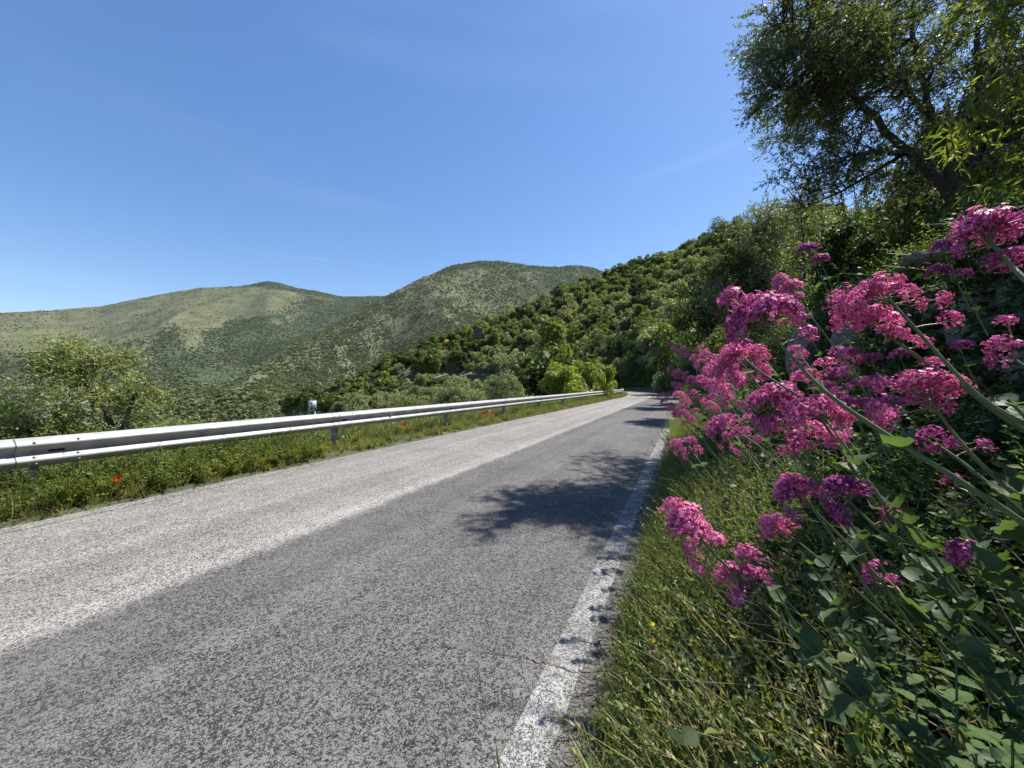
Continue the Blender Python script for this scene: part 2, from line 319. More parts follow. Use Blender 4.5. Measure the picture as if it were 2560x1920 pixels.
    dirt = math_('SUBTRACT', 1.0, math_('DIVIDE', math_('SUBTRACT', sx.outputs[0], .30), .14), None, True)
    dn = math_('MULTIPLY', dirt, math_('ADD', math_('MULTIPLY', noise(14, 4, .7), 2.0), -.5, None, True)); c = mix(dn, c, (.11, .075, .05))
    p = n.new('ShaderNodeBsdfPrincipled'); p.inputs['Roughness'].default_value = .9; p.inputs['Specular IOR Level'].default_value = .25; l.new(c, p.inputs['Base Color'])
    b = n.new('ShaderNodeBump'); b.inputs['Strength'].default_value = .7; b.inputs['Distance'].default_value = .004; l.new(chip, b.inputs['Height']); l.new(b.outputs[0], p.inputs['Normal'])
    out = n.new('ShaderNodeOutputMaterial'); l.new(p.outputs[0], out.inputs[0]); return m
M['asphalt'] = asphalt_mat('asphalt', 'road'); M['line'] = asphalt_mat('road_paint', 'line')
M['steel'] = simple_mat('galvanised_steel', (.22, .225, .23), (.34, .347, .35), 5, .5, .15, bump=.05, spec=.4)
M['steel_dark'] = simple_mat('old_steel', (.2, .2, .2), (.34, .34, .33), 9, .6, .5, bump=.1)
M['dark'] = simple_mat('dark_slot', (.015, .015, .015), (.03, .03, .03), 5, .8, bump=0)
M['stone'] = simple_mat('wall_stone', (.07, .068, .062), (.2, .19, .17), 9, .9, bump=.9, bd=.02)
M['mid_stone'] = simple_mat('mid_stone', (.16, .155, .13), (.3, .29, .25), 1.5, .9, bump=.6)
M['pale_stone'] = simple_mat('pale_stone', (.3, .28, .25), (.5, .48, .43), 1.5, .9, bump=.6)
M['sign_white'] = simple_mat('sign_white', (.6, .61, .64), (.68, .69, .72), 30, .5, bump=0)
M['black'] = simple_mat('black_print', (.012, .012, .015), (.02, .02, .02), 30, .5, bump=0)

# ------------------------------------------------------------------ the lie of the land
CS, SN = math.cos(R(24.36)), math.sin(R(24.36))      # the road runs 24 degrees right of the view
S0, RC = 38.0, 80.0                                  # straight, then a bend to the left
def to_road(x, y):
    s = x*SN+y*CS; L = -x*CS+y*SN; a = s-S0; b = RC-L; th = np.arctan2(a, b); r = np.hypot(a, b); cur = s > S0
    return np.where(cur, S0+RC*th, s), np.where(cur, RC-r, L)
def from_road(s, L):
    s = np.asarray(s, float); L = np.asarray(L, float); th = np.maximum(s-S0, 0)/RC; r = RC-L
    ss = np.where(s > S0, S0+r*np.sin(th), s); LL = np.where(s > S0, RC-r*np.cos(th), L)
    return ss*SN-LL*CS, ss*CS+LL*SN
PROF = np.array([(-600, 370), (-60, 36.5), (-3.2, 2.75), (-2.15, 2.2), (-1.85, 1.05), (-1.0, .5), (-.3, .13), (.1, .04), (.28, .012), (.34, -.05), (5.78, -.05), (5.84, .012), (6.1, .05), (6.9, .02), (8, -.5), (12.9, -3.4), (80, -17), (300, -60), (900, -90)])
CREST = np.array([(-4000, 200, -62), (-400, 170, -50), (0, 170, -44), (400, 160, -26), (640, 150, -13), (870, 150, 1.5), (1000, 160, 10.5), (1126, 170, 20), (1216, 180, 29), (1307, 190, 38), (1400, 200, 47.5), (1488, 205, 56), (1578, 210, 63), (1668, 213, 71), (1736, 215, 78), (1805, 215, 82), (2000, 215, 95), (2560, 225, 120), (6000, 230, 150)])
def px_of(x, y): return 1280+F0*x/np.maximum(y, 1.0)
def H0(x, y):
    s, L = to_road(x, y); return np.interp(L, PROF[:, 0], PROF[:, 1])
def H(x, y):
    x = np.asarray(x, float); y = np.asarray(y, float); s, L = to_road(x, y); z = np.interp(L, PROF[:, 0], PROF[:, 1])
    px = np.clip(px_of(x, y), -3900, 5900); d = np.maximum(y, 1.0); Dc = np.interp(px, CREST[:, 0], CREST[:, 1]); Zc = np.interp(px, CREST[:, 0], CREST[:, 2])
    u = (px-1280)/F0; zc0 = H0(u*Dc, Dc)
    z = z+(Zc-zc0)*sstep(70, 1, 70)*0 + (Zc-zc0)*sstep(0, 1, np.clip((d-75)/(Dc-75), 0, 1))
    z = np.where(d > Dc, Zc-(d-Dc)*.7, z)
    rough = sstep(8, 60, np.abs(L-3)); z = z+rough*(fbm(x/23, y/23, 3)*2.2)
    z = z+sstep(.6, 1.6, np.abs(L-3.05)-2.2)*fbm(x*1.1, y*1.1, 3)*.07
    return z

# near ground, gridded along the road
Ls = np.array([-170, -150, -130, -115, -100, -88, -76, -66, -57, -49, -42, -36, -31, -26, -22, -18, -15, -12, -10, -8, -6.5, -5.2, -4.2, -3.6, -3.2, -2.8, -2.5, -2.3, -2.15, -2.05, -1.95, -1.85, -1.6, -1.3, -1, -.75, -.5, -.3, -.1, .1, .2, .28, .34, 2, 4, 5.78, 5.84, 5.95, 6.1, 6.4, 6.9, 7.4, 8, 9, 10.2, 11.5, 13, 15, 18, 22, 26, 31, 36, 42, 49, 57, 66, 72, 79])
ss = np.concatenate((np.arange(-16, 38, .5), S0+RC*np.radians(np.arange(0, 160, 1.2))))
A, B = np.meshgrid(ss, Ls, indexing='ij'); X, Y = from_road(A, B); Z = H(X, Y)
def grid_faces(n, m):
    i, j = np.meshgrid(np.arange(n-1), np.arange(m-1), indexing='ij'); return np.stack((i*m+j, (i+1)*m+j, (i+1)*m+j+1, i*m+j+1), -1).reshape(-1, 4)
g = MB().add(np.stack((X, Y, Z), -1), grid_faces(*X.shape)); 
xs = np.arange(-420, -20, 6.0); 
o = g.obj('ground', M['soil'], smooth=True); tag(o, kind='structure')
# low valley side beyond the near slope on the left
A, B = np.meshgrid(np.arange(-60, 38.1, 3), np.array([79, 90, 105, 125, 150, 190, 240, 300]), indexing='ij'); X, Y = from_road(A, B)
tag(MB().add(np.stack((X, Y, H(X, Y)-.05), -1), grid_faces(*X.shape)).obj('valley_slope', M['soil'], smooth=True), kind='structure')

# mountains: sheets from their foot to their crest
def mountain(name, sky_pts, px0, px1, nu, d0, dc_pts, ybase, nv, gully, seed):
    sp = np.array(sky_pts, float); dp = np.array(dc_pts, float); px = np.linspace(px0, px1, nu)
    v = np.linspace(0, 1.25, nv); U, Vv = np.meshgrid(px, v, indexing='ij')
    ysk = np.interp(U, sp[:, 0], sp[:, 1]); dc = np.interp(U, dp[:, 0], dp[:, 1]); Vc = np.clip(Vv, 0, 1)
    dep = d0+(dc-d0)*Vv; yy = ybase+(ysk-ybase)*(Vc**.8)
    z = HC-(yy-960)/F0*dep
    over = np.clip(Vv-1, 0, 1); z = z-over*dep*.7
    x = (U-1280)/F0*dep
    amp = np.sin(np.clip(Vc, 0, 1)*math.pi)**.8
    rid = 1-np.abs(fbm(x/520+seed, dep/900, 3))*2
    z = z+amp*gully*(rid-.5)*60+amp*fbm(x/130+seed, dep/130, 4)*16+fbm(x/40, dep/40, 3)*4*np.clip(Vc*3, 0, 1)
    return x, dep, z, U, yy
def cover_left(u, y):   # how wooded the left mountain is, by place
    c = .13+.3*sstep(1, 0, 1)*0
    n1 = fbm(u/60, y/40, 4)+.5*fbm(u/14, y/9, 3)
    lower = sstep(-35, 55, (y-(1010-.33*u))+n1*60)*sstep(120, 420, u)+sstep(860, 930, y+n1*30)*sstep(260, 0, u)
    patch = sstep(20, 45, u-520+n1*50)*sstep(770, 800, y+n1*14)
    ridge = sstep(16, 4, y-np.interp(u, [250, 400, 560, 640, 700, 850, 960, 1100], [758, 732, 712, 706, 716, 745, 748, 760]))*sstep(520, 600, u)*.8
    gul = sstep(26, 8, np.abs(y-np.interp(u, [640, 700, 760, 830], [905, 860, 818, 770])))*sstep(650, 690, u)
    grassy = sstep(0, 30, 818-(u-560)*.28-y+n1*10)*sstep(1, 0, 1)
    up = sstep(690, 820, u)*.4
    cov = np.clip(np.maximum.reduce([lower*.85, patch*.95*sstep(0, 22, y-(752+(u-560)*.27)), ridge, gul, up]), 0, 1)
    return np.clip(.1+cov*.9, 0, 1)
def cover_right(u, y):
    n1 = fbm(u/70+9, y/45, 4)+.5*fbm(u/15, y/10, 3)
    top = sstep(28, 6, y-np.interp(u, [960, 1060, 1130, 1200, 1330, 1480], [742, 692, 664, 652, 664, 668]))*sstep(1060, 1140, u)
    east = sstep(1240, 1420, u+n1*60)*.75
    low = sstep(-20, 70, y-(1010-.2*u)+n1*70)
    band = sstep(24, 6, np.abs(y-np.interp(u, [560, 700, 860, 1000, 1100], [985, 905, 838, 800, 790])+n1*16))*sstep(1050, 850, u)
    clear = sstep(.5, .9, low)*band
    c = np.clip(np.maximum.reduce([top*.9, east, low*.85, .42+n1*.45]), 0, 1)
    return np.clip(c-clear*.8, 0.06, 1)
L_SKY = [(-1500, 860), (-600, 815), (-200, 792), (0, 781), (120, 776), (250, 765), (400, 735), (500, 719), (600, 715), (640, 709), (670, 702), (700, 706), (740, 719), (790, 727), (850, 740), (900, 741), (1000, 738), (1100, 745), (1300, 780)]
R_SKY = [(330, 1060), (450, 1022), (540, 980), (620, 935), (700, 893), (760, 856), (830, 815), (900, 775), (960, 744), (1000, 722), (1060, 692), (1130, 664), (1200, 652), (1260, 653), (1330, 664), (1400, 667), (1440, 662), (1480, 668), (1520, 682), (1650, 725), (1900, 760), (2300, 800)]
mts = []
for nm, args, cov in (('mountain', (L_SKY, -1500, 1300, 420, 330, [(-1500, 2200), (0, 2300), (670, 2800), (1300, 2900)], 1130, 150, 1.7, 3.1), cover_left),
                      ('mountain_spur', (R_SKY, 330, 2300, 380, 300, [(330, 700), (620, 1000), (960, 1700), (1200, 2000), (1480, 2300), (2300, 2300)], 1130, 150, 1.1, 11.7), cover_right)):
    x, dep, z, U, yy = mountain(nm, *args); mb = MB().add(np.stack((x, dep, z), -1), grid_faces(*x.shape)); o = mb.obj(nm, M['mountain'], smooth=True); tag(o, kind='structure')
    c = cov(U, yy); at = o.data.attributes.new('cover', 'FLOAT', 'POINT'); at.data.foreach_set('value', c.ravel().astype('f')); mts.append((nm, x, dep, z, U, yy, c))

# ------------------------------------------------------------------ road
def strip(name, L0, L1, s0, s1, z, mat, step=.5, Lw=None, n=6):
    sa = np.concatenate((np.arange(s0, min(s1, S0), step), np.arange(max(S0, s0), s1, 1.0)))
    t = np.linspace(0, 1, n); l0 = np.interp(sa, *L0) if isinstance(L0, tuple) else np.full(len(sa), L0); l1 = np.interp(sa, *L1) if isinstance(L1, tuple) else np.full(len(sa), L1)
    Lg = l0[:, None]+(l1-l0)[:, None]*t[None]
    if Lw: 
        w2 = fbm(sa*2.3+Lw, sa*0+Lw, 3)*.035+fbm(sa*9, sa*0+Lw, 2)*.012
        Lg[:, 0] += w2
    Sg = np.repeat(sa[:, None], n, 1); X, Y = from_road(Sg, Lg); zz = np.full_like(X, z)
    mb = MB().add(np.stack((X, Y, zz), -1), grid_faces(*X.shape)); me = mb.mesh(name, mat)
    uv = me.uv_layers.new(name='uv'); li = np.empty(len(me.loops), 'i'); me.loops.foreach_get('vertex_index', li)
    U = np.stack((Lg.ravel(), Sg.ravel()), -1)[li]; uv.data.foreach_set('uv', U.astype('f').ravel())
    return me
wide = (([-20, 40, 52, 66, 90, 400]), ([.31, .31, -.3, -1.6, -1.0, -1.0]))
road = tag(mk('road', strip('road', wide, 5.82, -16, S0+RC*1.3, 0, M['asphalt'], .1, Lw=3.3, n=14)), 'worn grey two-lane country road curving left', None, kind='structure')
tag(mk('edge_line', strip('edge_line', .45, .61, -16, 46, .004, M['line'], .1, n=4), road), kind=None)
mk('edge_line', strip('edge_line', 5.59, 5.68, -16, S0+RC*1.0, .004, M['line'], .1, n=3), road)
def crack(pts, wd):
    pts = np.array(pts); mb = MB(); q = []
    for i in range(len(pts)-1):
        for t in np.linspace(0, 1, 14, endpoint=(i == len(pts)-2)): q.append(pts[i]*(1-t)+pts[i+1]*t)
    q = np.array(q)+rng.normal(0, .006, (len(q), 3))*(1, 1, 0); T = unit(np.gradient(q, axis=0)); Nn = np.stack((-T[:, 1], T[:, 0], T[:, 0]*0), -1); w2 = (wd*rng.uniform(.2, 1, len(q)))[:, None]
    V = np.stack((q-Nn*w2, q+Nn*w2), 1).reshape(-1, 3); V[:, 2] = .0065
    mb.add(V, [(2*i, 2*i+1, 2*i+3, 2*i+2) for i in range(len(q)-1)]); return mb
def G(px, py): return P(px, py, HC*F0/(py-960))
crack([G(1310, 1645), G(1370, 1660), G(1430, 1682), G(1500, 1676)], .0055).obj('crack', M['twig_dry'], road)
crack([G(1101, 1611), G(1128, 1621)], .004).obj('crack', M['dark'], road)
crack([G(1128, 1621), G(1200, 1630), G(1310, 1645)], .003).obj('crack', M['dark'], road)
crack([G(1010, 1855), G(1036, 1868)], .003).obj('crack', M['dark'], road)
crack([G(0, 1850), G(90, 1870), G(160, 1890), G(300, 1905)], .0014).obj('crack', M['twig_dry'], road)

# ------------------------------------------------------------------ guardrail
LR = 6.26; ZT = .787; PSP = 3.87; PS0 = 1.6
g_root = thing('guardrail', 'long galvanised steel guardrail with double corrugated beam along the left verge', 'guardrail', (0, 0, 0))
prof = np.array([(0, 0), (-.012, -.008), (-.028, -.02), (-.07, -.052), (-.08, -.066), (-.08, -.082), (-.07, -.096), (-.02, -.134), (-.008, -.146), (-.008, -.164), (-.02, -.176), (-.07, -.214), (-.08, -.228), (-.08, -.244), (-.07, -.258), (-.028, -.29), (-.012, -.302), (0, -.31)])  # (towards the road is negative L, drop)
def beam(k):
    s0 = PS0+PSP*k-.12; s1 = s0+PSP+.16; sa = np.linspace(s0, s1, 9); off = np.where(sa-s0 < .17, .0, .0)
    mb = MB(); m = len(prof)
    for side in (0, 1):
        lo = np.where(np.arange(9) >= 8, 0, 0)
        Lg = LR+prof[None, :, 0]+(.004 if side else 0)+np.linspace(0, .008, 9)[:, None]; Sg = np.repeat(sa[:, None], m, 1); zg = ZT+prof[None, :, 1]+np.zeros((9, 1))
        X, Y = from_road(Sg, Lg); Fq = grid_faces(9, m); mb.add(np.stack((X, Y, zg), -1), Fq if side else Fq[:, ::-1])
    return mb
def rail_pt(s, L, z): x, y = from_road(s, L); return np.array((float(x), float(y), z))
def frame_at(s):
    a = rail_pt(s-.05, LR, 0); b = rail_pt(s+.05, LR, 0); t = unit(b-a); return t, np.array((-t[1], t[0], 0))
for k in range(-2, 14):
    bm_o = beam(k).obj('beam', M['steel'], g_root, smooth=True)
    s = PS0+PSP*k; t, nv = frame_at(s); up = np.array((0, 0, 1.))
    Mx = np.stack((t, nv, up), 1)
    # post: open channel
    pb = MB(); z0, z1 = -.3, ZT-.03; zc, zh = (z0+z1)/2, (z1-z0)/2
    base = rail_pt(s, LR+.10, 0)
    pb.box(base+(0, 0, zc), (.003, .05, zh), Mx).box(base+t*.032+nv*.05+(0, 0, zc), (.03, .003, zh), Mx).box(base+t*.032-nv*.05+(0, 0, zc), (.03, .003, zh), Mx)
    pb.obj('post', M['steel_dark'], g_root)
    MB().box(rail_pt(s+.03, LR+.02, ZT-.155), (.05, .03, .05), Mx).obj('spacer', M['steel_dark'], g_root)
    if k < 11:
        sv = [rail_pt(s-.125+dd, LR+a_-.0015, ZT+b_) for a_, b_ in prof for dd in (0, .004)]
        MB().add(np.array(sv), [(2*i, 2*i+1, 2*i+3, 2*i+2) for i in range(len(prof)-1)]).obj('seam', M['dark'], bm_o)
    if k < 8:
        # joint slots and bolt heads
        for (ds, dz, dl) in ((.10, -.045, -.066), (.42, -.04, -.063), (.10, -.20, -.058), (.42, -.197, -.056), (.11, -.272, -.056), (.42, -.268, -.06)):
            c = rail_pt(s+ds-.1, LR+dl-.008, ZT+dz); mb = MB(); q = 10; an = np.arange(q)*2*math.pi/q
            nn = unit(-nv+up*(.8 if dz > -.06 or -.21 < dz < -.19 else -.7)); aa = t; bb = np.cross(nn, aa); rr = .013
            ring = c+nn*.002+rr*(np.cos(an)[:, None]*aa+np.sin(an)[:, None]*bb); top = c+nn*.009+.6*rr*(np.cos(an)[:, None]*aa+np.sin(an)[:, None]*bb)
            mb.add(np.vstack((ring, top)), [(i, (i+1) % q, q+(i+1) % q, q+i) for i in range(q)]); mb.add(np.vstack((c+nn*.01, top)), [(0, i+1, (i+1) % q+1) for i in range(q)])
            mb.obj('bolt', M['steel_dark'], bm_o)
        MB().box(rail_pt(s+.17, LR-.0105, ZT-.155), (.06, .0015, .014), Mx).obj('slot', M['dark'], bm_o)
    if k in (1, 4):
        c = rail_pt(s+1.45 if k == 1 else s, LR-.05, ZT-.155); mb = MB(); aa = -nv
        V = [c+aa*.045+up*.02, c+aa*.045-up*.02, c-aa*.02-up*.055, c-aa*.02+up*.055]; V = np.array(V); mb.add(np.vstack((V-t*.0015, V+t*.0015)), [(0, 1, 2, 3), (7, 6, 5, 4), (0, 4, 5, 1), (1, 5, 6, 2), (2, 6, 7, 3), (3, 7, 4, 0)])
        mb.obj('reflector', simple_mat('reflector', (.4, .33, .33), (.5, .42, .42), 20, .5, bump=0), g_root)

# ------------------------------------------------------------------ little distance sign behind the rail
def text_mesh(txt, size, name, mat, parent, M4, bold=0):
    cu = bpy.data.curves.new(name, 'FONT'); cu.body = txt; cu.size = size; cu.align_x = 'CENTER'; cu.align_y = 'CENTER'; cu.extrude = .001; cu.offset = bold
    tmp = bpy.data.objects.new(name, cu); col.objects.link(tmp); bpy.context.view_layer.update()
    me = bpy.data.meshes.new_from_object(tmp.evaluated_get(bpy.context.evaluated_depsgraph_get())); bpy.data.objects.remove(tmp)
    me.materials.clear(); me.materials.append(mat); o = mk(name, me, parent); o.matrix_basis = M4; return o
sp = P(779, 1015, 7.65)
sign = thing('distance_sign', 'small white rectangular post sign reading V over 30 behind the guardrail', 'sign', (sp[0]+.02, sp[1], 0), R(-14))
zc = sp[2]
MB().box((0, 0, zc), (.074, .022, .108)).obj('sign_box', M['steel_dark'], sign); sbox = sign.children[0] if sign.children else sign
MB().box((0, -.0245, zc), (.071, .002, .104)).obj('sign_face', M['sign_white'], sbox)
MB().box((.01, .025, (zc-.1)/2-.15), (.02, .004, (zc-.1)/2+.15)).box((.028, .035, (zc-.1)/2-.15), (.003, .012, (zc-.1)/2+.15)).obj('post', M['steel_dark'], sign)
Rm = Matrix.Rotation(R(90), 4, 'X')
text_mesh('V', .068, 'letter', M['black'], sbox, Matrix.Translation((0, -.0285, zc+.052)) @ Rm, .003)
text_mesh('30', .085, 'numeral', M['black'], sbox, Matrix.Translation((0, -.0285, zc-.048)) @ Rm, .0035)
MB().box((0, -.0275, zc+.008), (.052, .001, .0022)).obj('dividing_line', M['black'], sbox)
# white placard and rubble pillar further along the bank
wp = P(1743, 917, 13.5); ws = thing('small_sign', 'small white placard on a stake on the right bank beyond the far valerian', 'sign', (wp[0], wp[1], 0), R(-5))
MB().box((0, 0, wp[2]), (.075, .004, .055)).obj('placard', M['sign_white'], ws); MB().box((0, .01, wp[2]-.35), (.012, .006, .4)).obj('stake', M['steel_dark'], ws); MB().box((0, -.0055, wp[2]+.012), (.05, .001, .009)).obj('print_bar', M['black'], ws)

# ------------------------------------------------------------------ tree builder
def branch_path(a, b, n=5, sag=.12, wob=.06):
    t = np.linspace(0, 1, n)[:, None]; L = np.linalg.norm(b-a); p = a+(b-a)*t
    p = p+np.array((0, 0, 1))*(np.sin(t*math.pi)*L*sag)+rng.normal(0, wob*L*.5, (n, 3))*np.sin(t*math.pi); return p
def ellip(n, shell=.5):
    v = unit(rng.normal(size=(n, 3))); r = rng.uniform(0, 1, (n, 1))**(1/3); r = shell+(1-shell)*r if shell < 1 else r
    return v*np.where(rng.random((n, 1)) < .75, r, rng.uniform(.1, 1, (n, 1)))
def leaves_at(mb, tp, td, n, ls, lw, up=.4, spread=.9, T=LEAF4, TF=LEAF4F):
    """n leaves round each twig: tp start (k,3), td vector (k,3)"""
    k = len(tp); f = rng.uniform(.1, 1.05, (k, n, 1)); pos = tp[:, None]+td[:, None]*f; dr = unit(td)[:, None]+rng.normal(0, spread, (k, n, 3))
    nr = rng.normal(0, .7, (k, n, 3))+np.array((0, 0, up+.5)); sz = ls*rng.uniform(.6, 1.25, k*n)
    mb.stamp(T, TF, pos.reshape(-1, 3), dr.reshape(-1, 3), nr.reshape(-1, 3), sz, sz*lw)
def big_tree(name, label, cat, base, limbs, blobs, ncl, twigs, tl, nleaf, ls, lw, leafm, barkm, group=None, T=LEAF4, TF=LEAF4F, droop=0, shell=.45, br=.012):
    base = np.asarray(base, float); root = thing(name, label, cat, base, 0, group); samp = []
    for i, (pts, r0, r1) in enumerate(limbs):
        pts = np.array(pts, float)-base; n = 18; tt = np.linspace(0, len(pts)-1, n); q = np.stack([np.interp(tt, np.arange(len(pts)), pts[:, c]) for c in range(3)], -1)
        q[1:-1] = (q[:-2]+2*q[1:-1]+q[2:])/4; q[1:-1] += rng.normal(0, r0*.25, (n-2, 3)); rad = np.linspace(r0, r1, n)
        MB().tube(q, rad, 9 if i == 0 else 7).obj('trunk' if i == 0 else 'limb', barkm, root, smooth=True); samp.append(q[4:] if i == 0 else q[2:])
    samp = np.concatenate(samp); wt = np.array([b[2] for b in blobs], float); wt /= wt.sum(); cs = []
    for (c, r, _), k in zip(blobs, np.round(wt*ncl).astype(int)): cs.append(np.asarray(c)-base+ellip(k, shell)*np.asarray(r))
    cs = np.concatenate(cs); br_mb = MB(); lv = MB(); TP = []; TD = []
    for c in cs:
        d = np.linalg.norm(samp-c, axis=1); q = samp[np.argmin(d+rng.uniform(0, .5, len(d)))]; L = np.linalg.norm(c-q)
        p = branch_path(q, c, 5, .1, .12); br_mb.tube(p, np.linspace(br*(.6+.5*min(L, 2)), br*.3, 5), 3)
        out = unit(p[-1]-p[-3])
        dirs = unit(out*.7+rng.normal(0, .75, (twigs, 3))+np.array((0, 0, -droop))); ln = tl*rng.uniform(.5, 1.2, (twigs, 1)); st = p[rng.integers(2, 5, twigs)]
        TP.append(st); TD.append(dirs*ln)
    TP = np.concatenate(TP); TD = np.concatenate(TD)
    # fine twigs as thin three-sided slivers
    V3 = np.array([(-.5, 0, 0), (.5, 0, 0), (0, 0, .02), (0, 1, 0)]); br_mb.stamp(V3, [[(0, 1, 3), (1, 2, 3), (2, 0, 3)]], TP, TD, rng.normal(size=TP.shape), np.linalg.norm(TD, axis=1), br*.45)
    leaves_at(lv, TP, TD, nleaf, ls, lw, T=T, TF=TF)
    br_mb.obj('branches', barkm, root); lv.obj('crown', leafm, root); return root

# ---- the dark tree overhanging the road, upper right
tb = P(2440, 640, 6.9)
tb_ground = np.array((tb[0], tb[1], float(H(tb[0], tb[1]))-.1))
j1 = P(2390, 520, 6.7); j2 = P(2270, 380, 6.6)
big_tree('broadleaf_tree', 'large dark small-leaved tree overhanging the road from the right bank, topmost in the frame', 'tree', tb_ground,
    [([tb_ground, tb, j1], .16, .11), ([j1, j2, P(2140, 240, 6.5), P(2060, 150, 6.3), P(1960, 60, 6.1)], .075, .016), ([j2, P(2180, 380, 6.3), P(2110, 395, 6.1), P(2040, 440, 6)], .05, .012),
     ([j1, P(2330, 300, 6.8), P(2290, 120, 6.9), P(2270, -100, 6.9)], .08, .02), ([j1, P(2460, 330, 6.8), P(2440, 120, 6.8), P(2500, -60, 7)], .08, .02), ([j1, P(2540, 250, 6.5), P(2640, 100, 6.4)], .07, .02),
     ([P(2140, 240, 6.5), P(2030, 230, 6.2), P(1930, 220, 6.0)], .03, .008), ([P(2330, 300, 6.8), P(2200, 130, 6.6), P(2120, -20, 6.5)], .05, .012), ([j2, P(2120, 470, 6.6), P(2010, 520, 6.8)], .035, .008)],
    [(P(1968, 50, 6.1), (.68, .8, .55), 1.3), (P(2040, 150, 6.3), (1.15, 1.0, .9), 2.6), (P(1955, 200, 6.1), (.75, .7, .4), .9), (P(2120, 280, 6.4), (1.3, 1.1, .8), 2.4), (P(2060, 400, 6.5), (.8, .9, .5), 1.2), (P(2130, 470, 7), (1.0, .9, .55), 1.1), (P(2200, 60, 6.7), (1.4, 1.2, 1.0), 2.2), (P(2330, 200, 6.9), (1.4, 1.2, 1.2), 2.4),
     (P(2480, 100, 6.9), (1.6, 1.2, 1.2), 2.2), (P(2500, 360, 6.9), (1.4, 1.2, 1.2), 2.4), (P(2320, 400, 7.2), (1.2, 1.0, .9), 1.6), (P(2600, 250, 6.6), (1.2, 1.2, 1.4), 1.2), (P(2200, -120, 6.7), (1.5, 1.2, .7), 1.3), (P(2230, 40, 5.0), (.7, .7, .4), .9), ((6.5, 9.0, 7.8), (.8, .95, .8), 1.7), ((6.1, 8.4, 6.9), (.6, .8, .5), .9), (P(2560, 20, 7.2), (1.2, 1.1, 1.1), 1.7), (P(2480, 500, 7.6), (1.2, 1, .9), 1.3)],
    860, 12, .3, 12, .055, .36, M['big_tree'], M['bark_dark'], shell=.5)

# ---- paler tree behind it on the bank
b2 = P(2040, 860, 15.0); b2[2] = H(b2[0], b2[1])
big_tree('olive_tree', 'pale grey-green olive-like tree on the right bank below the overhanging crown', 'tree', b2,
    [([b2, b2+(0, 0, .5), P(2020, 760, 15), P(1990, 700, 15)], .14, .08), ([P(2010, 740, 15), P(1930, 650, 14.6), P(1880, 580, 14.4)], .06, .015), ([P(2010, 740, 15), P(2010, 620, 15), P(2000, 510, 15)], .06, .015), ([P(2010, 740, 15), P(2100, 640, 15.3), P(2150, 560, 15.5)], .06, .015), ([P(1990, 700, 15), P(1900, 700, 14.6), P(1840, 690, 14.5)], .05, .012)],
    [(P(1980, 540, 15), (1.6, 1.5, 1.2), 2), (P(1890, 590, 14.6), (1.2, 1.2, 1.0), 1.6), (P(1860, 690, 14.5), (1.0, 1.2, 1.0), 1.4), (P(2030, 650, 15.2), (1.6, 1.3, 1.2), 1.8), (P(2140, 600, 15.6), (1.4, 1.4, 1.4), 1.6), (P(1930, 760, 14.6), (1.2, 1.2, .8), 1), (P(1800, 745, 14.3), (.8, 1.2, .8), 1)],
    420, 9, .42, 11, .085, .36, M['pale_tree'], M['bark'], shell=.5, br=.014)

# ---- oak beyond the rail at the left
b3 = np.array((-7.2, 6.9, -1.6)); 
big_tree('oak_tree', 'broad young oak with small leaf clusters rising behind the guardrail at the left', 'tree', b3,
    [([b3, P(330, 1180, 6.8), P(300, 1100, 7), P(250, 1010, 7.1)], .07, .04), ([P(250, 1010, 7.1), P(200, 930, 7.2), P(150, 880, 7.3)], .035, .01), ([P(300, 1100, 7), P(330, 1000, 7), P(370, 950, 7)], .035, .01), ([P(330, 1180, 6.8), P(200, 1130, 6.8), P(80, 1080, 6.9)], .035, .01), ([P(250, 1010, 7.1), P(260, 930, 7.2), P(240, 870, 7.2)], .03, .008), ([P(330, 1180, 6.8), P(420, 1120, 7), P(450, 1060, 7.2)], .03, .008)],
    [(P(165, 905, 7.2), (.75, .7, .42), 2.4), (P(250, 900, 7.2), (.45, .5, .42), 1.2), (P(350, 985, 7.1), (.6, .5, .34), 1.5), (P(230, 1010, 7.1), (.9, .7, .4), 1.6), (P(60, 1060, 7), (.9, .8, .35), 1.8), (P(420, 1080, 7.2), (.55, .6, .3), 1.0), (P(200, 1110, 6.8), (1.5, .7, .35), 2.0), (P(130, 1190, 6.4), (1.3, .6, .35), 1.7), (P(330, 1190, 6.6), (.7, .6, .3), .9), (P(-60, 980, 7), (.7, .7, .5), .9)],
    290, 11, .3, 10, .048, .55, M['left_oak'], M['bark_dark'], shell=.4, br=.008)

# ---- leaning ash-leaved sapling whose sprays hang into the top right corner
b4 = np.array((4.1, 2.0, float(H(4.1, 2.0)))); c4 = np.array((3.75, 2.35, 3.7))
big_tree('ash_sapling', 'leafy sapling with bright yellow-green sprays hanging in at the upper right corner', 'tree', b4,
    [([b4, (4.15, 2.1, 2.6), (4.1, 2.3, 3.6), (4.0, 2.4, 4.8)], .05, .02), ([(4.12, 2.2, 3.2), (3.6, 2.4, 3.5), (3.05, 2.6, 3.35)], .018, .004), ([(4.1, 2.2, 3.0), (3.5, 2.5, 3.0), (3.1, 2.7, 2.9)], .015, .004), ([(4.05, 2.3, 4.0), (3.5, 2.6, 4.3), (3.1, 2.9, 4.2)], .018, .004)],
    [((3.4, 2.6, 3.25), (.36, .3, .16), 1.5), ((3.5, 2.6, 3.75), (.3, .3, .2), .6), ((3.4, 2.75, 4.3), (.35, .3, .2), .6), ((3.9, 2.4, 4.0), (.8, .6, .9), 2.2), ((3.6, 2.7, 2.75), (.25, .3, .15), .4)],
    48, 3, .28, 8, .1, .28, M['ash'], M['bark'], T=LANCE, TF=LANCEF, droop=.35, shell=.2, br=.006)
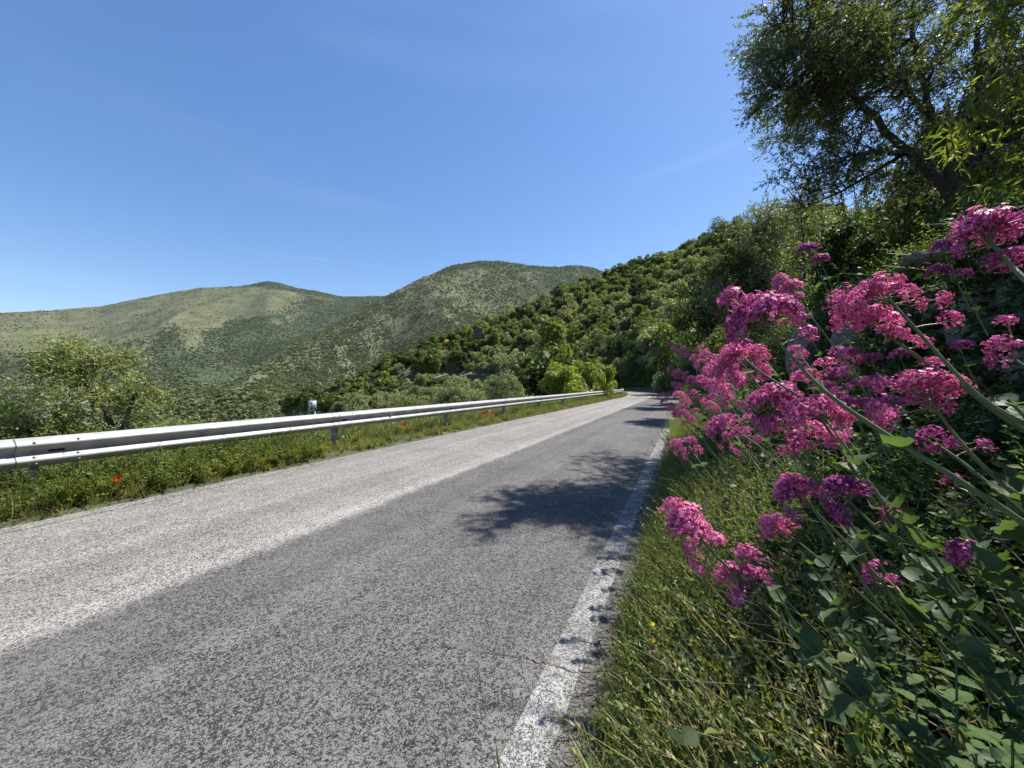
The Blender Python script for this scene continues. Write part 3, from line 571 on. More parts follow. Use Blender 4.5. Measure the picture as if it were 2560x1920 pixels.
# a second crown higher up beyond the frame edge, the source of the dappled shade on the flowers
b5 = np.array((5.0, 2.2, float(H(5.0, 2.2))))
big_tree('broadleaf_tree', 'dark leafy tree at the extreme right edge behind the bright ash sprays', 'tree', b5,
    [([b5, (5.05, 2.4, 4.2), (4.9, 2.7, 5.5)], .1, .05), ([(5.0, 2.5, 4.6), (4.2, 3.0, 5.6), (3.6, 3.4, 6.4)], .04, .01), ([(5.0, 2.5, 4.9), (5.0, 1.8, 6.0), (4.7, 1.2, 6.6)], .04, .01), ([(5.0, 2.4, 4.2), (4.6, 3.2, 4.6), (4.2, 3.7, 4.9)], .03, .01)],
    [((4.9, 2.6, 5.6), (1.0, 1.0, .7), 2), ((4.8, 1.4, 5.2), (.9, .7, .6), 1.2), ((5.2, 2.6, 4.4), (.8, .9, .8), 1.2)],
    120, 9, .3, 12, .06, .42, M['big_tree'], M['bark_dark'], shell=.4)

# ------------------------------------------------------------------ instanced stuff (uncountable cover)
def scatter(name, label, pts, rots, scl, idx, protos):
    me = bpy.data.meshes.new(name); me.vertices.add(len(pts)); me.vertices.foreach_set('co', np.asarray(pts, 'f').ravel())
    for nm, ty, dat in (('rot', 'FLOAT_VECTOR', rots), ('scl', 'FLOAT', scl), ('idx', 'INT', idx)):
        at = me.attributes.new(nm, ty, 'POINT'); at.data.foreach_set('vector' if ty == 'FLOAT_VECTOR' else 'value', np.ascontiguousarray(dat, 'i' if ty == 'INT' else 'f').ravel())
    o = mk(name, me); tag(o, label, None, None, 'stuff')
    cl = bpy.data.collections.new(name+'_kinds')
    for i, m_ in enumerate(protos): cl.objects.link(bpy.data.objects.new('%s_kind%02d' % (name, i), m_))
    nt = bpy.data.node_groups.new(name, 'GeometryNodeTree'); nt.interface.new_socket('Geometry', in_out='INPUT', socket_type='NodeSocketGeometry'); nt.interface.new_socket('Geometry', in_out='OUTPUT', socket_type='NodeSocketGeometry')
    gi = nt.nodes.new('NodeGroupInput'); go = nt.nodes.new('NodeGroupOutput'); ip = nt.nodes.new('GeometryNodeInstanceOnPoints'); ci = nt.nodes.new('GeometryNodeCollectionInfo')
    ci.inputs['Collection'].default_value = cl; ci.inputs['Separate Children'].default_value = True; ci.inputs['Reset Children'].default_value = True
    def attr(nm, ty): q = nt.nodes.new('GeometryNodeInputNamedAttribute'); q.data_type = ty; q.inputs['Name'].default_value = nm; return q.outputs['Attribute']
    er = nt.nodes.new('FunctionNodeEulerToRotation'); nt.links.new(attr('rot', 'FLOAT_VECTOR'), er.inputs[0])
    nt.links.new(gi.outputs[0], ip.inputs['Points']); nt.links.new(ci.outputs[0], ip.inputs['Instance']); ip.inputs['Pick Instance'].default_value = True
    nt.links.new(attr('idx', 'INT'), ip.inputs['Instance Index']); nt.links.new(er.outputs[0], ip.inputs['Rotation']); nt.links.new(attr('scl', 'FLOAT'), ip.inputs['Scale']); nt.links.new(ip.outputs[0], go.inputs[0])
    md = o.modifiers.new('scatter', 'NODES'); md.node_group = nt; return o

def crown_mesh(name, mat, nb=26, per=85, ls=.3, lw=.7, flat=.75, seed=1):
    """unit-ish crown (radius about 1) of leaf clumps gathered in lobes"""
    global rng; keep = rng; rng = np.random.default_rng(seed); mb = MB()
    ctr = unit(rng.normal(size=(nb, 3))+(0, 0, .25))*rng.uniform(.3, .92, (nb, 1))*np.array((1, 1, flat)); ctr[:, 2] *= 1
    rr = rng.uniform(.15, .38, nb); k = per
    v = unit(rng.normal(size=(nb, k, 3))+(0, 0, .2)); pos = ctr[:, None]+v*(rr[:, None, None]*rng.uniform(.55, 1.05, (nb, k, 1)))
    dr = rng.normal(size=(nb, k, 3)); nr = v+rng.normal(0, .55, (nb, k, 3)); sz = ls*rng.uniform(.55, 1.2, nb*k)
    pos = pos.reshape(-1, 3)
    mb.stamp(LEAF4, LEAF4F, pos-unit(dr.reshape(-1, 3))*sz[:, None]*.5, dr.reshape(-1, 3), nr.reshape(-1, 3), sz, sz*lw); me = mb.mesh(name, mat); rng = keep; return me
def column_mesh(name, mat, seed=3):
    global rng; keep = rng; rng = np.random.default_rng(seed); mb = MB(); n = 3600
    z = rng.uniform(-1.6, 1.9, n); rad = np.clip(.75*np.sqrt(np.clip(1-(z/2.0)**2, 0, 1)), .05, 1)*rng.uniform(.45, 1.1, n)*(1+.25*np.sin(z*5)); an = rng.uniform(0, 6.28, n)
    v = np.stack((np.cos(an), np.sin(an), rng.uniform(-.2, .8, n)), -1); pos = np.stack((np.cos(an)*rad, np.sin(an)*rad, z), -1)
    sz = .17*rng.uniform(.6, 1.3, n); mb.stamp(LEAF4, LEAF4F, pos, rng.normal(size=(n, 3)), v+rng.normal(0, .5, (n, 3)), sz, sz*.7); me = mb.mesh(name, mat); rng = keep; return me

# far scrub on the mountains
bl = [crown_mesh('scrub', M['oak'], 7, 22, .55, .9, .8, 40+i) for i in range(2)]+[crown_mesh('scrub', M['olive'], 7, 22, .55, .9, .8, 50+i) for i in range(2)]
for nm, x, dep, z, U, yy, c in mts:
    n = 95000
    fi = rng.uniform(0, x.shape[0]-1.001, n*4); fj = np.sqrt(rng.uniform(.0, .64, n*4))*(x.shape[1]-1)*1.0
    i = fi.astype(int); j = np.minimum(fj.astype(int), x.shape[1]-2); a = (fi-i); b = fj-j
    bi = lambda Q: (Q[i, j]*(1-a)+Q[i+1, j]*a)*(1-b)+(Q[i, j+1]*(1-a)+Q[i+1, j+1]*a)*b
    cx, cy, cz, cc, cu = bi(x), bi(dep), bi(z), bi(c), bi(U); pr = np.clip(cc, 0, 1)**1.3*(.35+1.3*vnoise(cx/32, cy/32))
    keep = (rng.random(n*4) < pr) & (cu > -150) & (cu < 1600); sel = np.nonzero(keep)[0][:n]
    pts = np.stack((cx, cy, cz), -1)[sel]; m_ = len(pts); sc_ = rng.uniform(1.3, 2.9, m_)*rng.choice([.8, 1.0, 1.5], m_)*(.8+.5*vnoise(pts[:, 0]/80, pts[:, 1]/80)); 
    scatter('mountain_scrub' if nm == 'mountain' else 'spur_scrub', 'dark scrub and scattered trees covering the far mountain' if nm == 'mountain' else 'scrub and olive groves covering the nearer mountain spur', pts+np.stack((sc_*0, sc_*0, sc_*.5), -1),
            np.stack((np.zeros(m_), np.zeros(m_), rng.uniform(0, 6.28, m_)), -1), sc_, rng.integers(0, 4, m_), bl)

# ------------------------------------------------------------------ hillside trees
def small_tree(name, label, cat, crown, th, mat, group):
    r = thing(name, label, cat, (0, 0, 0), 0, group); o = mk('crown', crown, r, (0, 0, th)); 
    mb = MB(); mb.tube([(0, 0, -.3), (.03, .02, th*.45), (-.02, .03, th*.9)], [.09, .07, .05], 6)
    for k in range(3):
        an = k*2.1+.4; mb.tube([(0, 0, th*.45), (.25*math.cos(an), .25*math.sin(an), th*.8), (.5*math.cos(an), .5*math.sin(an), th+.1)], [.05, .035, .015], 5)
    mb.obj('trunk', mat, r); return r
kinds = []
for i in range(3): kinds.append((small_tree('olive_tree', 'silvery olive tree in the grove on the facing hillside', 'olive tree', crown_mesh('olive_crown', M['olive'], 30, 120, .15, .5, .75, 100+i), .85, M['bark'], 'olive trees on the facing hillside'), 0))
for i in range(2): kinds.append((small_tree('oak_tree', 'dark green evergreen oak among the hillside trees', 'tree', crown_mesh('oak_crown', M['oak'], 22, 110, .2, .75, .9, 110+i), .95, M['bark_dark'], 'dark oaks on the facing hillside'), 1))
for i in range(2): kinds.append((small_tree('leafy_tree', 'bright green leafy tree among the olives on the hillside', 'tree', crown_mesh('leafy_crown', M['bright'], 24, 100, .2, .8, .95, 120+i), .95, M['bark'], 'bright green trees on the facing hillside'), 2))
for r, _ in kinds: r.location = (0, -500, -100)
cand = []
gx, gy = np.meshgrid(np.arange(-140, 190, 4.3), np.arange(34, 232, 4.3)); gx = gx.ravel()+rng.uniform(-1.7, 1.7, gx.size); gy = gy.ravel()+rng.uniform(-1.7, 1.7, gy.size)
pxs = px_of(gx, gy); s_, L_ = to_road(gx, gy); Dc = np.interp(pxs, CREST[:, 0], CREST[:, 1])
ok = (pxs > 380) & (pxs < 2100) & (gy < Dc+7) & ((L_ < -3.2) | ((L_ > 9.5) & (gy > 34))) & ~((gy < 30) & (pxs > 1650)) & ~((gy < 70) & (L_ > -5) & (L_ < 0))
gx, gy, pxs, L_ = gx[ok], gy[ok], pxs[ok], L_[ok]; gz = H(gx, gy)
nn = fbm(gx/28, gy/28, 3); kd = np.zeros(len(gx), int); rnd = rng.random(len(gx))
wild = sstep(1150, 1650, pxs)*.42+nn*.8+.05+sstep(-15, 0, gy-np.interp(pxs, CREST[:, 0], CREST[:, 1])+22)*.5
kd = np.where(rnd < wild, np.where(rng.random(len(gx)) < .45, 1, 2), 0)
order = np.argsort(gy-8*(kd > 0)); cnt = 0; rest = []
pick = {0: [k for k in kinds if k[1] == 0], 1: [k for k in kinds if k[1] == 1], 2: [k for k in kinds if k[1] == 2]}
# prefer trees that clear the rail line
vis_y = 960-(gz+3.5-HC)/gy*F0
order = [i for i in order if vis_y[i] < 1010 or pxs[i] > 1500]
used0 = set()
for i in order:
    rad = rng.choice([1.7, 2.3, 2.8, 3.2, 3.9], p=[.18, .3, .27, .17, .08])*rng.uniform(.9, 1.1)*(1.12 if kd[i] else 1.0)*(1.0+.25*(rng.random() < .1)); rz = rng.uniform(0, 6.28)
    if cnt < 300:
        j = int(rng.integers(len(pick[kd[i]]))); src = pick[kd[i]][j][0]; key = (kd[i], j)
        if key not in used0: used0.add(key); src.location = (gx[i], gy[i], gz[i]-.2); src.rotation_euler = (0, 0, rz); src.scale = (rad,)*3
        else: dup(src, (gx[i], gy[i], gz[i]-.2), rz, rad)
        cnt += 1
    else: rest.append((gx[i], gy[i], gz[i]+rad*.7, rz, rad, kd[i]))
rest = np.array(rest)
pm = [crown_mesh('grove', M['olive'], 26, 60, .2, .6, .8, 130), crown_mesh('grove', M['olive'], 26, 60, .2, .6, .8, 131), crown_mesh('grove', M['oak'], 22, 70, .24, .8, .9, 132), crown_mesh('grove', M['bright'], 22, 70, .24, .8, .95, 133)]
ix = np.where(rest[:, 5] == 0, rng.integers(0, 2, len(rest)), rest[:, 5]+1).astype(int)
scatter('hillside_grove', 'olive and oak wood filling the upper hillside', rest[:, :3], np.stack((rest[:, 3]*0, rest[:, 3]*0, rest[:, 3]), -1), rest[:, 4], ix, pm)
# low scrub between the hillside trees
n = 9500; hx = rng.uniform(-120, 150, n); hy = rng.uniform(30, 215, n); hp = px_of(hx, hy); hs_, hL = to_road(hx, hy); ok = (hp > 380) & (hp < 2100) & ((hL < -2.8) | (hL > 8)) & (hy < np.interp(hp, CREST[:, 0], CREST[:, 1])+3)
hx, hy = hx[ok], hy[ok]; hz = H(hx, hy); m_ = len(hx); hsz = rng.uniform(.6, 1.9, m_)
scatter('hillside_undergrowth', 'low shrubs and weeds between the hillside trees', np.stack((hx, hy, hz+hsz*.35), -1), np.stack((hx*0, hx*0, rng.uniform(0, 6.28, m_)), -1), hsz, rng.choice([0, 1, 0, 3], m_), pm)

# individual trees and shrubs round the bend and along the bank
crA = crown_mesh('shrub_crown', M['bright'], 42, 300, .075, .75, .9, 201); crB = crown_mesh('shrub_crown', M['oak'], 44, 300, .07, .7, .95, 202); crC = crown_mesh('shrub_crown', M['pale_tree'], 46, 320, .075, .4, .85, 203); crD = column_mesh('column_crown', M['bright'], 7); crE = crown_mesh('shrub_crown', M['ivy'], 44, 340, .065, .8, .95, 204)
def planted(name, label, cat, px, py_top, d, rad, crown, bark='bark_dark', sq=(1, 1, 1), group=None, lift=.8, z=None):
    x = (px-1280)/F0*d; zt = HC-(py_top-960)/F0*d; h = rad*sq[2]; g0 = float(H(x, d)) if z is None else z
    r = thing(name, label, cat, (x, d, g0), random.uniform(0, 6.28), group); cz = zt-h*.95-g0
    o = mk('crown', crown, r, (0, 0, cz)); o.scale = (rad*sq[0], rad*sq[1], rad*sq[2]); mb = MB(); mb.tube([(0, 0, -.4), (.04, 0, max(cz*.5, .1)), (0, .05, max(cz, .3))], [.035*rad+.03, .03*rad+.02, .02*rad+.01], 6)
    for k in range(4):
        an = k*1.6+.3; mb.tube([(.03, 0, max(cz*.35, 0)), (.25*rad*math.cos(an), .25*rad*math.sin(an), max(cz*.8, .2)), (.55*rad*math.cos(an), .55*rad*math.sin(an), max(cz, .2)+.15*rad)], [.02*rad+.01, .014*rad+.008, .008], 5)
    mb.obj('trunk', M[bark], r); return r
crL = crown_mesh('shrub_crown', M['lime'], 26, 420, .085, .8, .9, 207); crL2 = crown_mesh('shrub_crown', M['lime'], 22, 460, .085, .8, .9, 208)
planted('poplar_tree', 'slim columnar green tree standing alone among the olives', 'tree', 1380, 846, 62, 3.5, crD, sq=(1, 1, .95))
planted('fig_bush', 'glossy green rounded bush overhanging the far end of the guardrail', 'bush', 1405, 902, 30, 1.9, crL, sq=(1.1, 1, .95))
planted('leafy_bush', 'yellow-green bush touching the end of the guardrail, beside the road bend', 'bush', 1480, 884, 33, 1.9, crL2, sq=(1.05, 1, 1.15), z=-.8)
planted('hazel_bush', 'low yellow-green bush leaning to the road at the bend, last before the asphalt', 'bush', 1512, 922, 34.5, 1.15, crL, sq=(.8, .8, 1), z=-.6)
planted('olive_bush', 'silvery olive bush behind the guardrail left of the glossy green bush', 'bush', 1255, 925, 24, 1.5, crC, sq=(1.1, 1, .95))
planted('olive_bush', 'grey-green feathery shrub low behind the middle of the guardrail', 'bush', 1130, 955, 21, 1.5, crC, sq=(1.2, 1, .8))
planted('dark_tree', 'dark ivy-clad tree in shade where the road disappears', 'tree', 1580, 820, 92, 7.5, crE, sq=(.7, .8, 1.0))
planted('olive_tree', 'tall grey olive above the road end, right of the dark ivy-clad tree', 'tree', 1640, 800, 82, 6.0, crC, sq=(1, 1, 1.25), z=-.5)
planted('shade_shrub', 'dark shrub at road level closing the view along the bend', 'bush', 1590, 905, 86, 5.0, crE, sq=(1.5, .8, .95), z=-.6)
planted('shade_shrub', 'dark low shrub right of the road end below the grey olive', 'bush', 1650, 918, 79, 4.2, crE, sq=(1.3, .8, .9), z=-.6)
planted('shade_shrub', 'sunny pale shrub by the road edge before the bend', 'bush', 1672, 905, 58, 3.0, crC, sq=(1, 1, 1.05), z=-.2)
planted('leafy_tree', 'tall bright green tree over the bend, left of the pale olive-like tree', 'tree', 1735, 715, 48, 5.6, crA, sq=(.85, .85, 1.35))
planted('olive_tree', 'grey-green olive in front of the tall bright tree at the bend', 'tree', 1760, 775, 36, 3.9, crC, sq=(1, 1, 1.2))
planted('dark_tree', 'dark tree on the bank directly above the small white placard', 'tree', 1820, 740, 26, 3.4, crB, sq=(.9, 1, 1.3))
planted('dark_tree', 'round dark tree high on the hill edge left of the pale tree', 'tree', 1815, 548, 120, 7.0, crB, sq=(1, 1, .9))
for i, (px, py, d, rad, sqz, cr, lab) in enumerate([
    (1760, 880, 21, 1.3, 1.0, crB, 'dark shrub on the bank beside the small white placard'), (1850, 800, 17, 1.7, 1.1, crB, 'dark shrub at the foot of the pale tree, on its road side'),
    (1980, 730, 12.5, 1.5, 1.1, crE, 'ivy-dark shrub under the pale tree behind the biggest flower head'), (2110, 640, 11.5, 1.6, 1.2, crC, 'pale twiggy shrub between the pale tree and the dark ivy bank'),
    (2170, 560, 9.6, 1.5, 1.2, crE, 'dark ivy mass below the overhanging branches, left part'), (2300, 520, 8.2, 1.5, 1.1, crE, 'dark ivy mass below the overhanging branches, above the pale boulder'), (2440, 440, 7.0, 1.5, 1.2, crE, 'dark shrub round the trunk of the overhanging tree'),
    (2560, 380, 5.6, 1.3, 1.3, crB, 'dark shrub at the right edge under the bright ash sprays'), (2650, 560, 4.6, 1.1, 1.1, crE, 'dark ivy bush at the right edge above the purple flowers'), (2380, 640, 6.0, 1.0, .9, crE, 'low ivy bush over the bank behind the upper right flower head'),
    (2230, 690, 7.4, 1.0, .9, crE, 'low ivy bush over the bank behind the wide pink flower head'), (2560, 760, 4.0, .75, .9, crE, 'low ivy bush at the right edge just above the wall stones')]):
    planted('bank_shrub', lab, 'shrub', px, py, d, rad, cr, sq=(1, 1, sqz), group='shrubs along the right bank')
planted('broom_bush', 'small yellow-flowering broom bush on the hillside left of the hut', 'bush', 1117, 848, 118, 1.0, crown_mesh('broom_crown', M['yellow'], 14, 40, .3, .7, .7, 301), sq=(1.4, 1, .7))

for i, (px, py, d, rad, sqz, cr, lab) in enumerate([
    (20, 1030, 8.2, 1.1, .8, crC, 'grey-green bush behind the near end of the guardrail, furthest left'), (150, 1045, 7.6, .9, .8, crA, 'light green bush behind the guardrail below the young oak'), (420, 1050, 8.2, .7, .7, crC, 'pale bush behind the guardrail right of the young oak'),
    (540, 1085, 9.2, .8, .6, crB, 'low dark bush under the guardrail between the oak and the sign'), (640, 1062, 12, 1.0, .7, crA, 'low green bush behind the guardrail left of the small sign'), (-120, 1000, 7.5, 1.2, .9, crA, 'green bush cut by the left edge behind the guardrail'),
    (700, 1035, 22, 1.9, .8, crC, 'grey bush lower down the slope left of the small sign'), (900, 1010, 26, 2.2, .8, crC, 'grey olive shrub behind the guardrail right of the small sign'), (1010, 1000, 24, 1.6, .8, crB, 'dark shrub behind the guardrail above the reflector')]):
    planted('slope_shrub', lab, 'shrub', px, py, d, rad, cr, sq=(1, 1, sqz), group='shrubs on the slope below the guardrail')
first = None
for s_ in np.arange(46, 118, 2.4):
    for L_, rr_ in ((-2.3, 1.5), (-4.2, 2.3), (-7.5, 3.0), (-11.5, 3.4)):
        if L_ < -5 and s_ < 60: continue
        x, y = from_road(s_+random.uniform(-.8, .8), L_+random.uniform(-.5, .1)-(.3 if 60 < s_ < 75 else 0)); cr = random.choice([crE, crB, crC]) if L_ > -9 else random.choice([crA, crE, crB]); z = float(H(x, y)); rr_ *= random.uniform(.85, 1.2)
        rt = thing('bend_shrub', 'dark shaded shrub in the dense thicket lining the outside of the bend', 'shrub', (float(x), float(y), z), random.uniform(0, 6), 'thicket along the outside of the bend')
        o = mk('crown', cr, rt, (0, 0, rr_*.8)); o.scale = (rr_, rr_, rr_*1.15)
for px, pt, d, rad, sqz, cr, lab in ((1824, 615, 15.2, 1.35, 1.1, crB, 'small dark tree leaning over the verge left of the pale tree'), (1765, 705, 22.4, 1.7, 1.1, crE, 'dark rounded tree over the verge behind the small leaning one'), (2250, 450, 15, 2.4, 1.2, crB, 'dark tree behind the drooping branches, left of the leaning trunk'), (2430, 430, 14, 2.5, 1.3, crE, 'dark tree high on the bank directly behind the leaning trunk'), (2340, 400, 10, 1.9, 1.2, crB, 'dark bushy tree behind the trunk of the overhanging tree'), (2500, 270, 9.5, 2.1, 1.2, crE, 'dark bushy tree right of the leaning trunk, behind the ash sprays'), (2640, 90, 9, 2.1, 1.2, crB, 'tall dark tree cut by the right edge of the picture'), (2620, 340, 12, 2.6, 1.3, crB, 'dark tree high on the bank at the right edge'), (2120, 500, 19, 2.6, 1.2, crA, 'bright green tree high on the bank seen through the drooping branches'), (1960, 610, 24, 3.0, 1.2, crB, 'dark tree behind the pale tree')):
    planted('bank_tree', lab, 'tree', px, pt, d, rad, cr, sq=(1, 1, sqz))
# stone hut on the ridge
M['stone_dark'] = simple_mat('weathered_stone', (.05, .05, .045), (.11, .105, .095), 4, .9, bump=.5)
hx, hy = (1197-1280)/F0*150, 150.; hz = HC-(836-960)/F0*150
hut = thing('stone_hut', 'small gabled stone hut half hidden in trees near the ridge', 'hut', (hx, hy, hz), R(-12)); hut.scale = (.75, .75, .75)
V = np.array([(-2.4, -2, -2), (2.4, -2, -2), (2.4, -2, 2.2), (0, -2, 3.5), (-2.4, -2, 2.2), (-2.4, 2.4, -2), (2.4, 2.4, -2), (2.4, 2.4, 2.2), (0, 2.4, 3.5), (-2.4, 2.4, 2.2)])
hb = MB(); hb.add(V, [(0, 1, 6, 5), (1, 2, 7, 6), (5, 9, 4, 0)]); hb.add(V, [(0, 4, 3, 2, 1), (5, 6, 7, 8, 9)]); hb.obj('wall', M['stone_dark'], hut)
rf = MB()
for sg in (-1, 1): rf.box((sg*1.25, .2, 2.95), (1.5, 2.45, .07), np.array(Matrix.Rotation(sg*math.atan2(1.3, 2.4), 3, 'Y')))
rf.obj('roof', M['stone_dark'], hut); MB().box((-.2, -2.01, 1.7), (.3, .02, .35)).obj('window', M['dark'], hut)
# terrace walls of piled stone, pale in the sun
def rubble(root, a, b, hgt, size, mat, thick, lumps=3, meshes=None, seed=1):
    rs = np.random.default_rng(seed); a = np.array(a, float); b = np.array(b, float); L = np.linalg.norm((b-a)[:2]); t = (b-a)/L; rows = max(1, int(hgt/size)); 
    for r_ in range(rows):
        x = rs.uniform(0, size)
        while x < L:
            wd = size*rs.uniform(.8, 1.9); c = a+t*(x+wd/2)+np.array((0, 0, (r_+.5)*size)); nv = np.array((-t[1], t[0], 0))
            o = mk('stone', meshes[rs.integers(len(meshes))], root, c+nv*rs.uniform(-.06, .06)*size-np.array(root.location)); o.scale = (wd*.52, thick, size*rs.uniform(.45, .6)); o.rotation_euler = (rs.uniform(-.08, .08), rs.uniform(-.08, .08), math.atan2(t[1], t[0])+rs.uniform(-.1, .1)); x += wd*.98
def stone_mesh(seed, mat):
    rs = np.random.default_rng(seed); import bmesh; bm = bmesh.new(); bmesh.ops.create_icosphere(bm, subdivisions=2, radius=1.0)
    for v in bm.verts:
        q = v.co; m_ = max(abs(q.x), abs(q.y), abs(q.z)); f = (.55+.45/m_)*(1+rs.uniform(-.09, .09)); v.co = q*f
    me = bpy.data.meshes.new('stone'); bm.to_mesh(me); bm.free(); me.materials.append(mat); return me
SM = [stone_mesh(i, M['mid_stone']) for i in range(4)]; SMd = [stone_mesh(i+9, M['stone']) for i in range(5)]
for i, (pa, pb, d, hg, lab) in enumerate([((1085, 948), (1118, 938), 78, .9, 'short pale dry-stone terrace wall low on the hillside, the lower of two'), ((1135, 948), (1178, 935), 82, .9, 'short pale dry-stone terrace wall low on the hillside, the upper of two'), ((1630, 792), (1690, 786), 120, 1.2, 'pale dry-stone terrace wall high above the bend')]):
    a_ = P(*pa, d); b_ = P(*pb, d+3); r = thing('terrace_wall', lab, 'stone wall', tuple(a_)); rubble(r, a_, b_, hg*.6, .33, None, .3, meshes=SM, seed=i+3)

# rubble retaining wall on the right bank, mostly overgrown
wr = thing('retaining_wall', 'overgrown rubble stone retaining wall along the right bank behind the flowers', 'stone wall', (0, 0, 0))
rs = np.random.default_rng(77); nst = 0
for row in range(6):
    s = .6
    while s < 17:
        sz = rs.uniform(.26, .5) if s < 9 else .6
        if rs.random() < .82 and nst < 285:
            z = .95+row*.25; L = -1.86-(z-1.0)*.26; x, y = from_road(s+sz/2, L); o = mk('stone', SMd[rs.integers(5)], wr, (float(x), float(y), z+rs.uniform(-.03, .03))); nst += 1
            o.scale = (sz*.53, .2, .135*rs.uniform(.9, 1.15)); o.rotation_euler = (rs.uniform(-.1, .1), rs.uniform(-.1, .1), R(90-24.36)+rs.uniform(-.15, .15))
        s += sz
# two larger outcrop boulders that show between the plants
for px, py, d, sx, sz, lab in ((2330, 655, 3.35, .2, .07, 'pale grey boulder jutting from the dark bank below the upper right flower head'), (2010, 880, 5.6, .34, .42, 'upright grey boulder in the bank left of the shaded purple flowers'), (2130, 850, 4.7, .3, .2, 'grey boulder in the bank under the wide pink flower head')):
    p_ = P(px, py, d); o = mk('boulder', SMd[int(px) % 5], None, tuple(p_)); o.scale = (sx, .2, sz); o.rotation_euler = (.1, .2, R(50)); tag(o, lab, 'boulder')
pl = P(1795, 905, 12.2); o = mk('stone_pillar', SMd[1], None, (pl[0], pl[1], pl[2]-.35)); o.scale = (.2, .2, .62); tag(o, 'squat grey stone pillar on the bank next to the small white placard', 'stone pillar')

# ------------------------------------------------------------------ verge and bank plants (stuff)
def blades(name, mat, n=26, h=.3, wd=.005, lean=.5, spread=.06, seed=1, heads=False, hm=None):
    rs = np.random.default_rng(seed); mb = MB(); t = np.array([0, .35, .7, 1.0])
    for i in range(n):
        an = rs.uniform(0, 6.28); b = np.array((rs.normal(0, spread), rs.normal(0, spread), 0)); hh = h*rs.uniform(.5, 1.15); ln = lean*rs.uniform(.2, 1)*hh; d = np.array((math.cos(an), math.sin(an), 0)); sd_ = np.array((-d[1], d[0], 0))
        c = b+d*(ln*t[:, None]**2)+np.array((0, 0, 1))*(hh*(t-.25*(ln/hh)*t*t)[:, None]); w_ = wd*rs.uniform(.6, 1.2)*np.array([.8, 1, .7, .06])[:, None]
        mb.add(np.stack((c-sd_*w_, c+sd_*w_), 1).reshape(-1, 3), [(2*k, 2*k+1, 2*k+3, 2*k+2) for k in range(3)])
        if heads and rs.random() < .7:
            for k in range(7):
                q = c[-1]-(c[-1]-c[-2])*.08*k; mb.stamp(LEAF4, LEAF4F, q[None], unit(c[-1]-c[-2])[None]+rs.normal(0, .4, (1, 3)), rs.normal(size=(1, 3)), .016, .007)
    return mb.mesh(name, mat)
def sprig(name, mat, T, TF, n=5, h=.3, ls=.05, lw=1.0, pairs=6, lean=.5, seed=1, droop=.2):
    """several leafy stems from one foot"""
    rs = np.random.default_rng(seed); mb = MB()
    for i in range(n):
        an = rs.uniform(0, 6.28); hh = h*rs.uniform(.55, 1.1); ln = hh*lean*rs.uniform(.2, 1.2); t = np.linspace(0, 1, 6)[:, None]; d = np.array((math.cos(an), math.sin(an), 0)); c = d*ln*t**1.5+np.array((0, 0, 1))*hh*(t-.2*t*t)
        mb.tube(c, np.linspace(.0028, .001, 6)*(h/.3), 3)
        f = np.linspace(.15, 1, pairs); ps = np.stack([np.interp(f, t[:, 0], c[:, k]) for k in range(3)], -1)
        for k in range(2):
            aa = np.arange(pairs)*1.57+k*math.pi+rs.uniform(0, .8); dr = np.stack((np.cos(aa), np.sin(aa), np.full(pairs, .25)+rs.normal(0, .35, pairs)), -1)
            sz = ls*rs.uniform(.6, 1.2, pairs)*np.linspace(1.1, .6, pairs); mb.stamp(T, TF, ps, dr, np.array((0, 0, 1.))+rs.normal(0, .45, (pairs, 3)), sz, sz*lw)
    return mb.mesh(name, mat)
def add_flowers(me_list, *a): pass
PR = [blades('tuft', M['grass'], 34, .34, .0042, .7, .07, 1, True), blades('tuft', M['grass'], 30, .26, .004, 1.0, .08, 2), blades('tuft', M['straw'], 26, .42, .0026, .7, .07, 3, True), blades('tuft', M['straw'], 22, .25, .003, 1.2, .08, 4),
      sprig('weed', M['weed_leaf'], BROAD, BROADF, 6, .3, .045, .8, 7, .8, 5), sprig('weed', M['weed_leaf'], LANCE, LANCEF, 6, .34, .055, .7, 8, .6, 6), sprig('weed', M['yellow_weed'], LEAF4, LEAF4F, 10, .24, .03, .6, 12, .9, 7),
      sprig('valerian_foliage', M['valerian_leaf'], LANCEN, LANCENF, 7, .44, .05, .85, 9, .6, 8), sprig('valerian_foliage', M['valerian_leaf'], LANCEN2, LANCEN2F, 7, .38, .045, .9, 9, .8, 9), sprig('balm', M['balm_leaf'], OVATE, OVATEF, 5, .3, .04, .85, 8, .7, 10),
      sprig('ivy', M['ivy'], BROAD, BROADF, 7, .34, .06, .9, 8, 1.3, 11), sprig('ivy', M['ivy'], BROAD, BROADF, 6, .3, .05, 1.0, 8, 1.0, 12), sprig('weed', M['weed_leaf'], LEAF4, LEAF4F, 9, .42, .028, .45, 16, .7, 13),
      blades('twigs', M['twig_dry'], 9, .5, .0022, 1.6, .1, 14)]
def bank_points(n, s0, s1, L0, L1, power=1.0):
    s = s0+(s1-s0)*rng.random(n)**power; L = L0+(L1-L0)*rng.random(n); x, y = from_road(s, L); return x, y, s, L
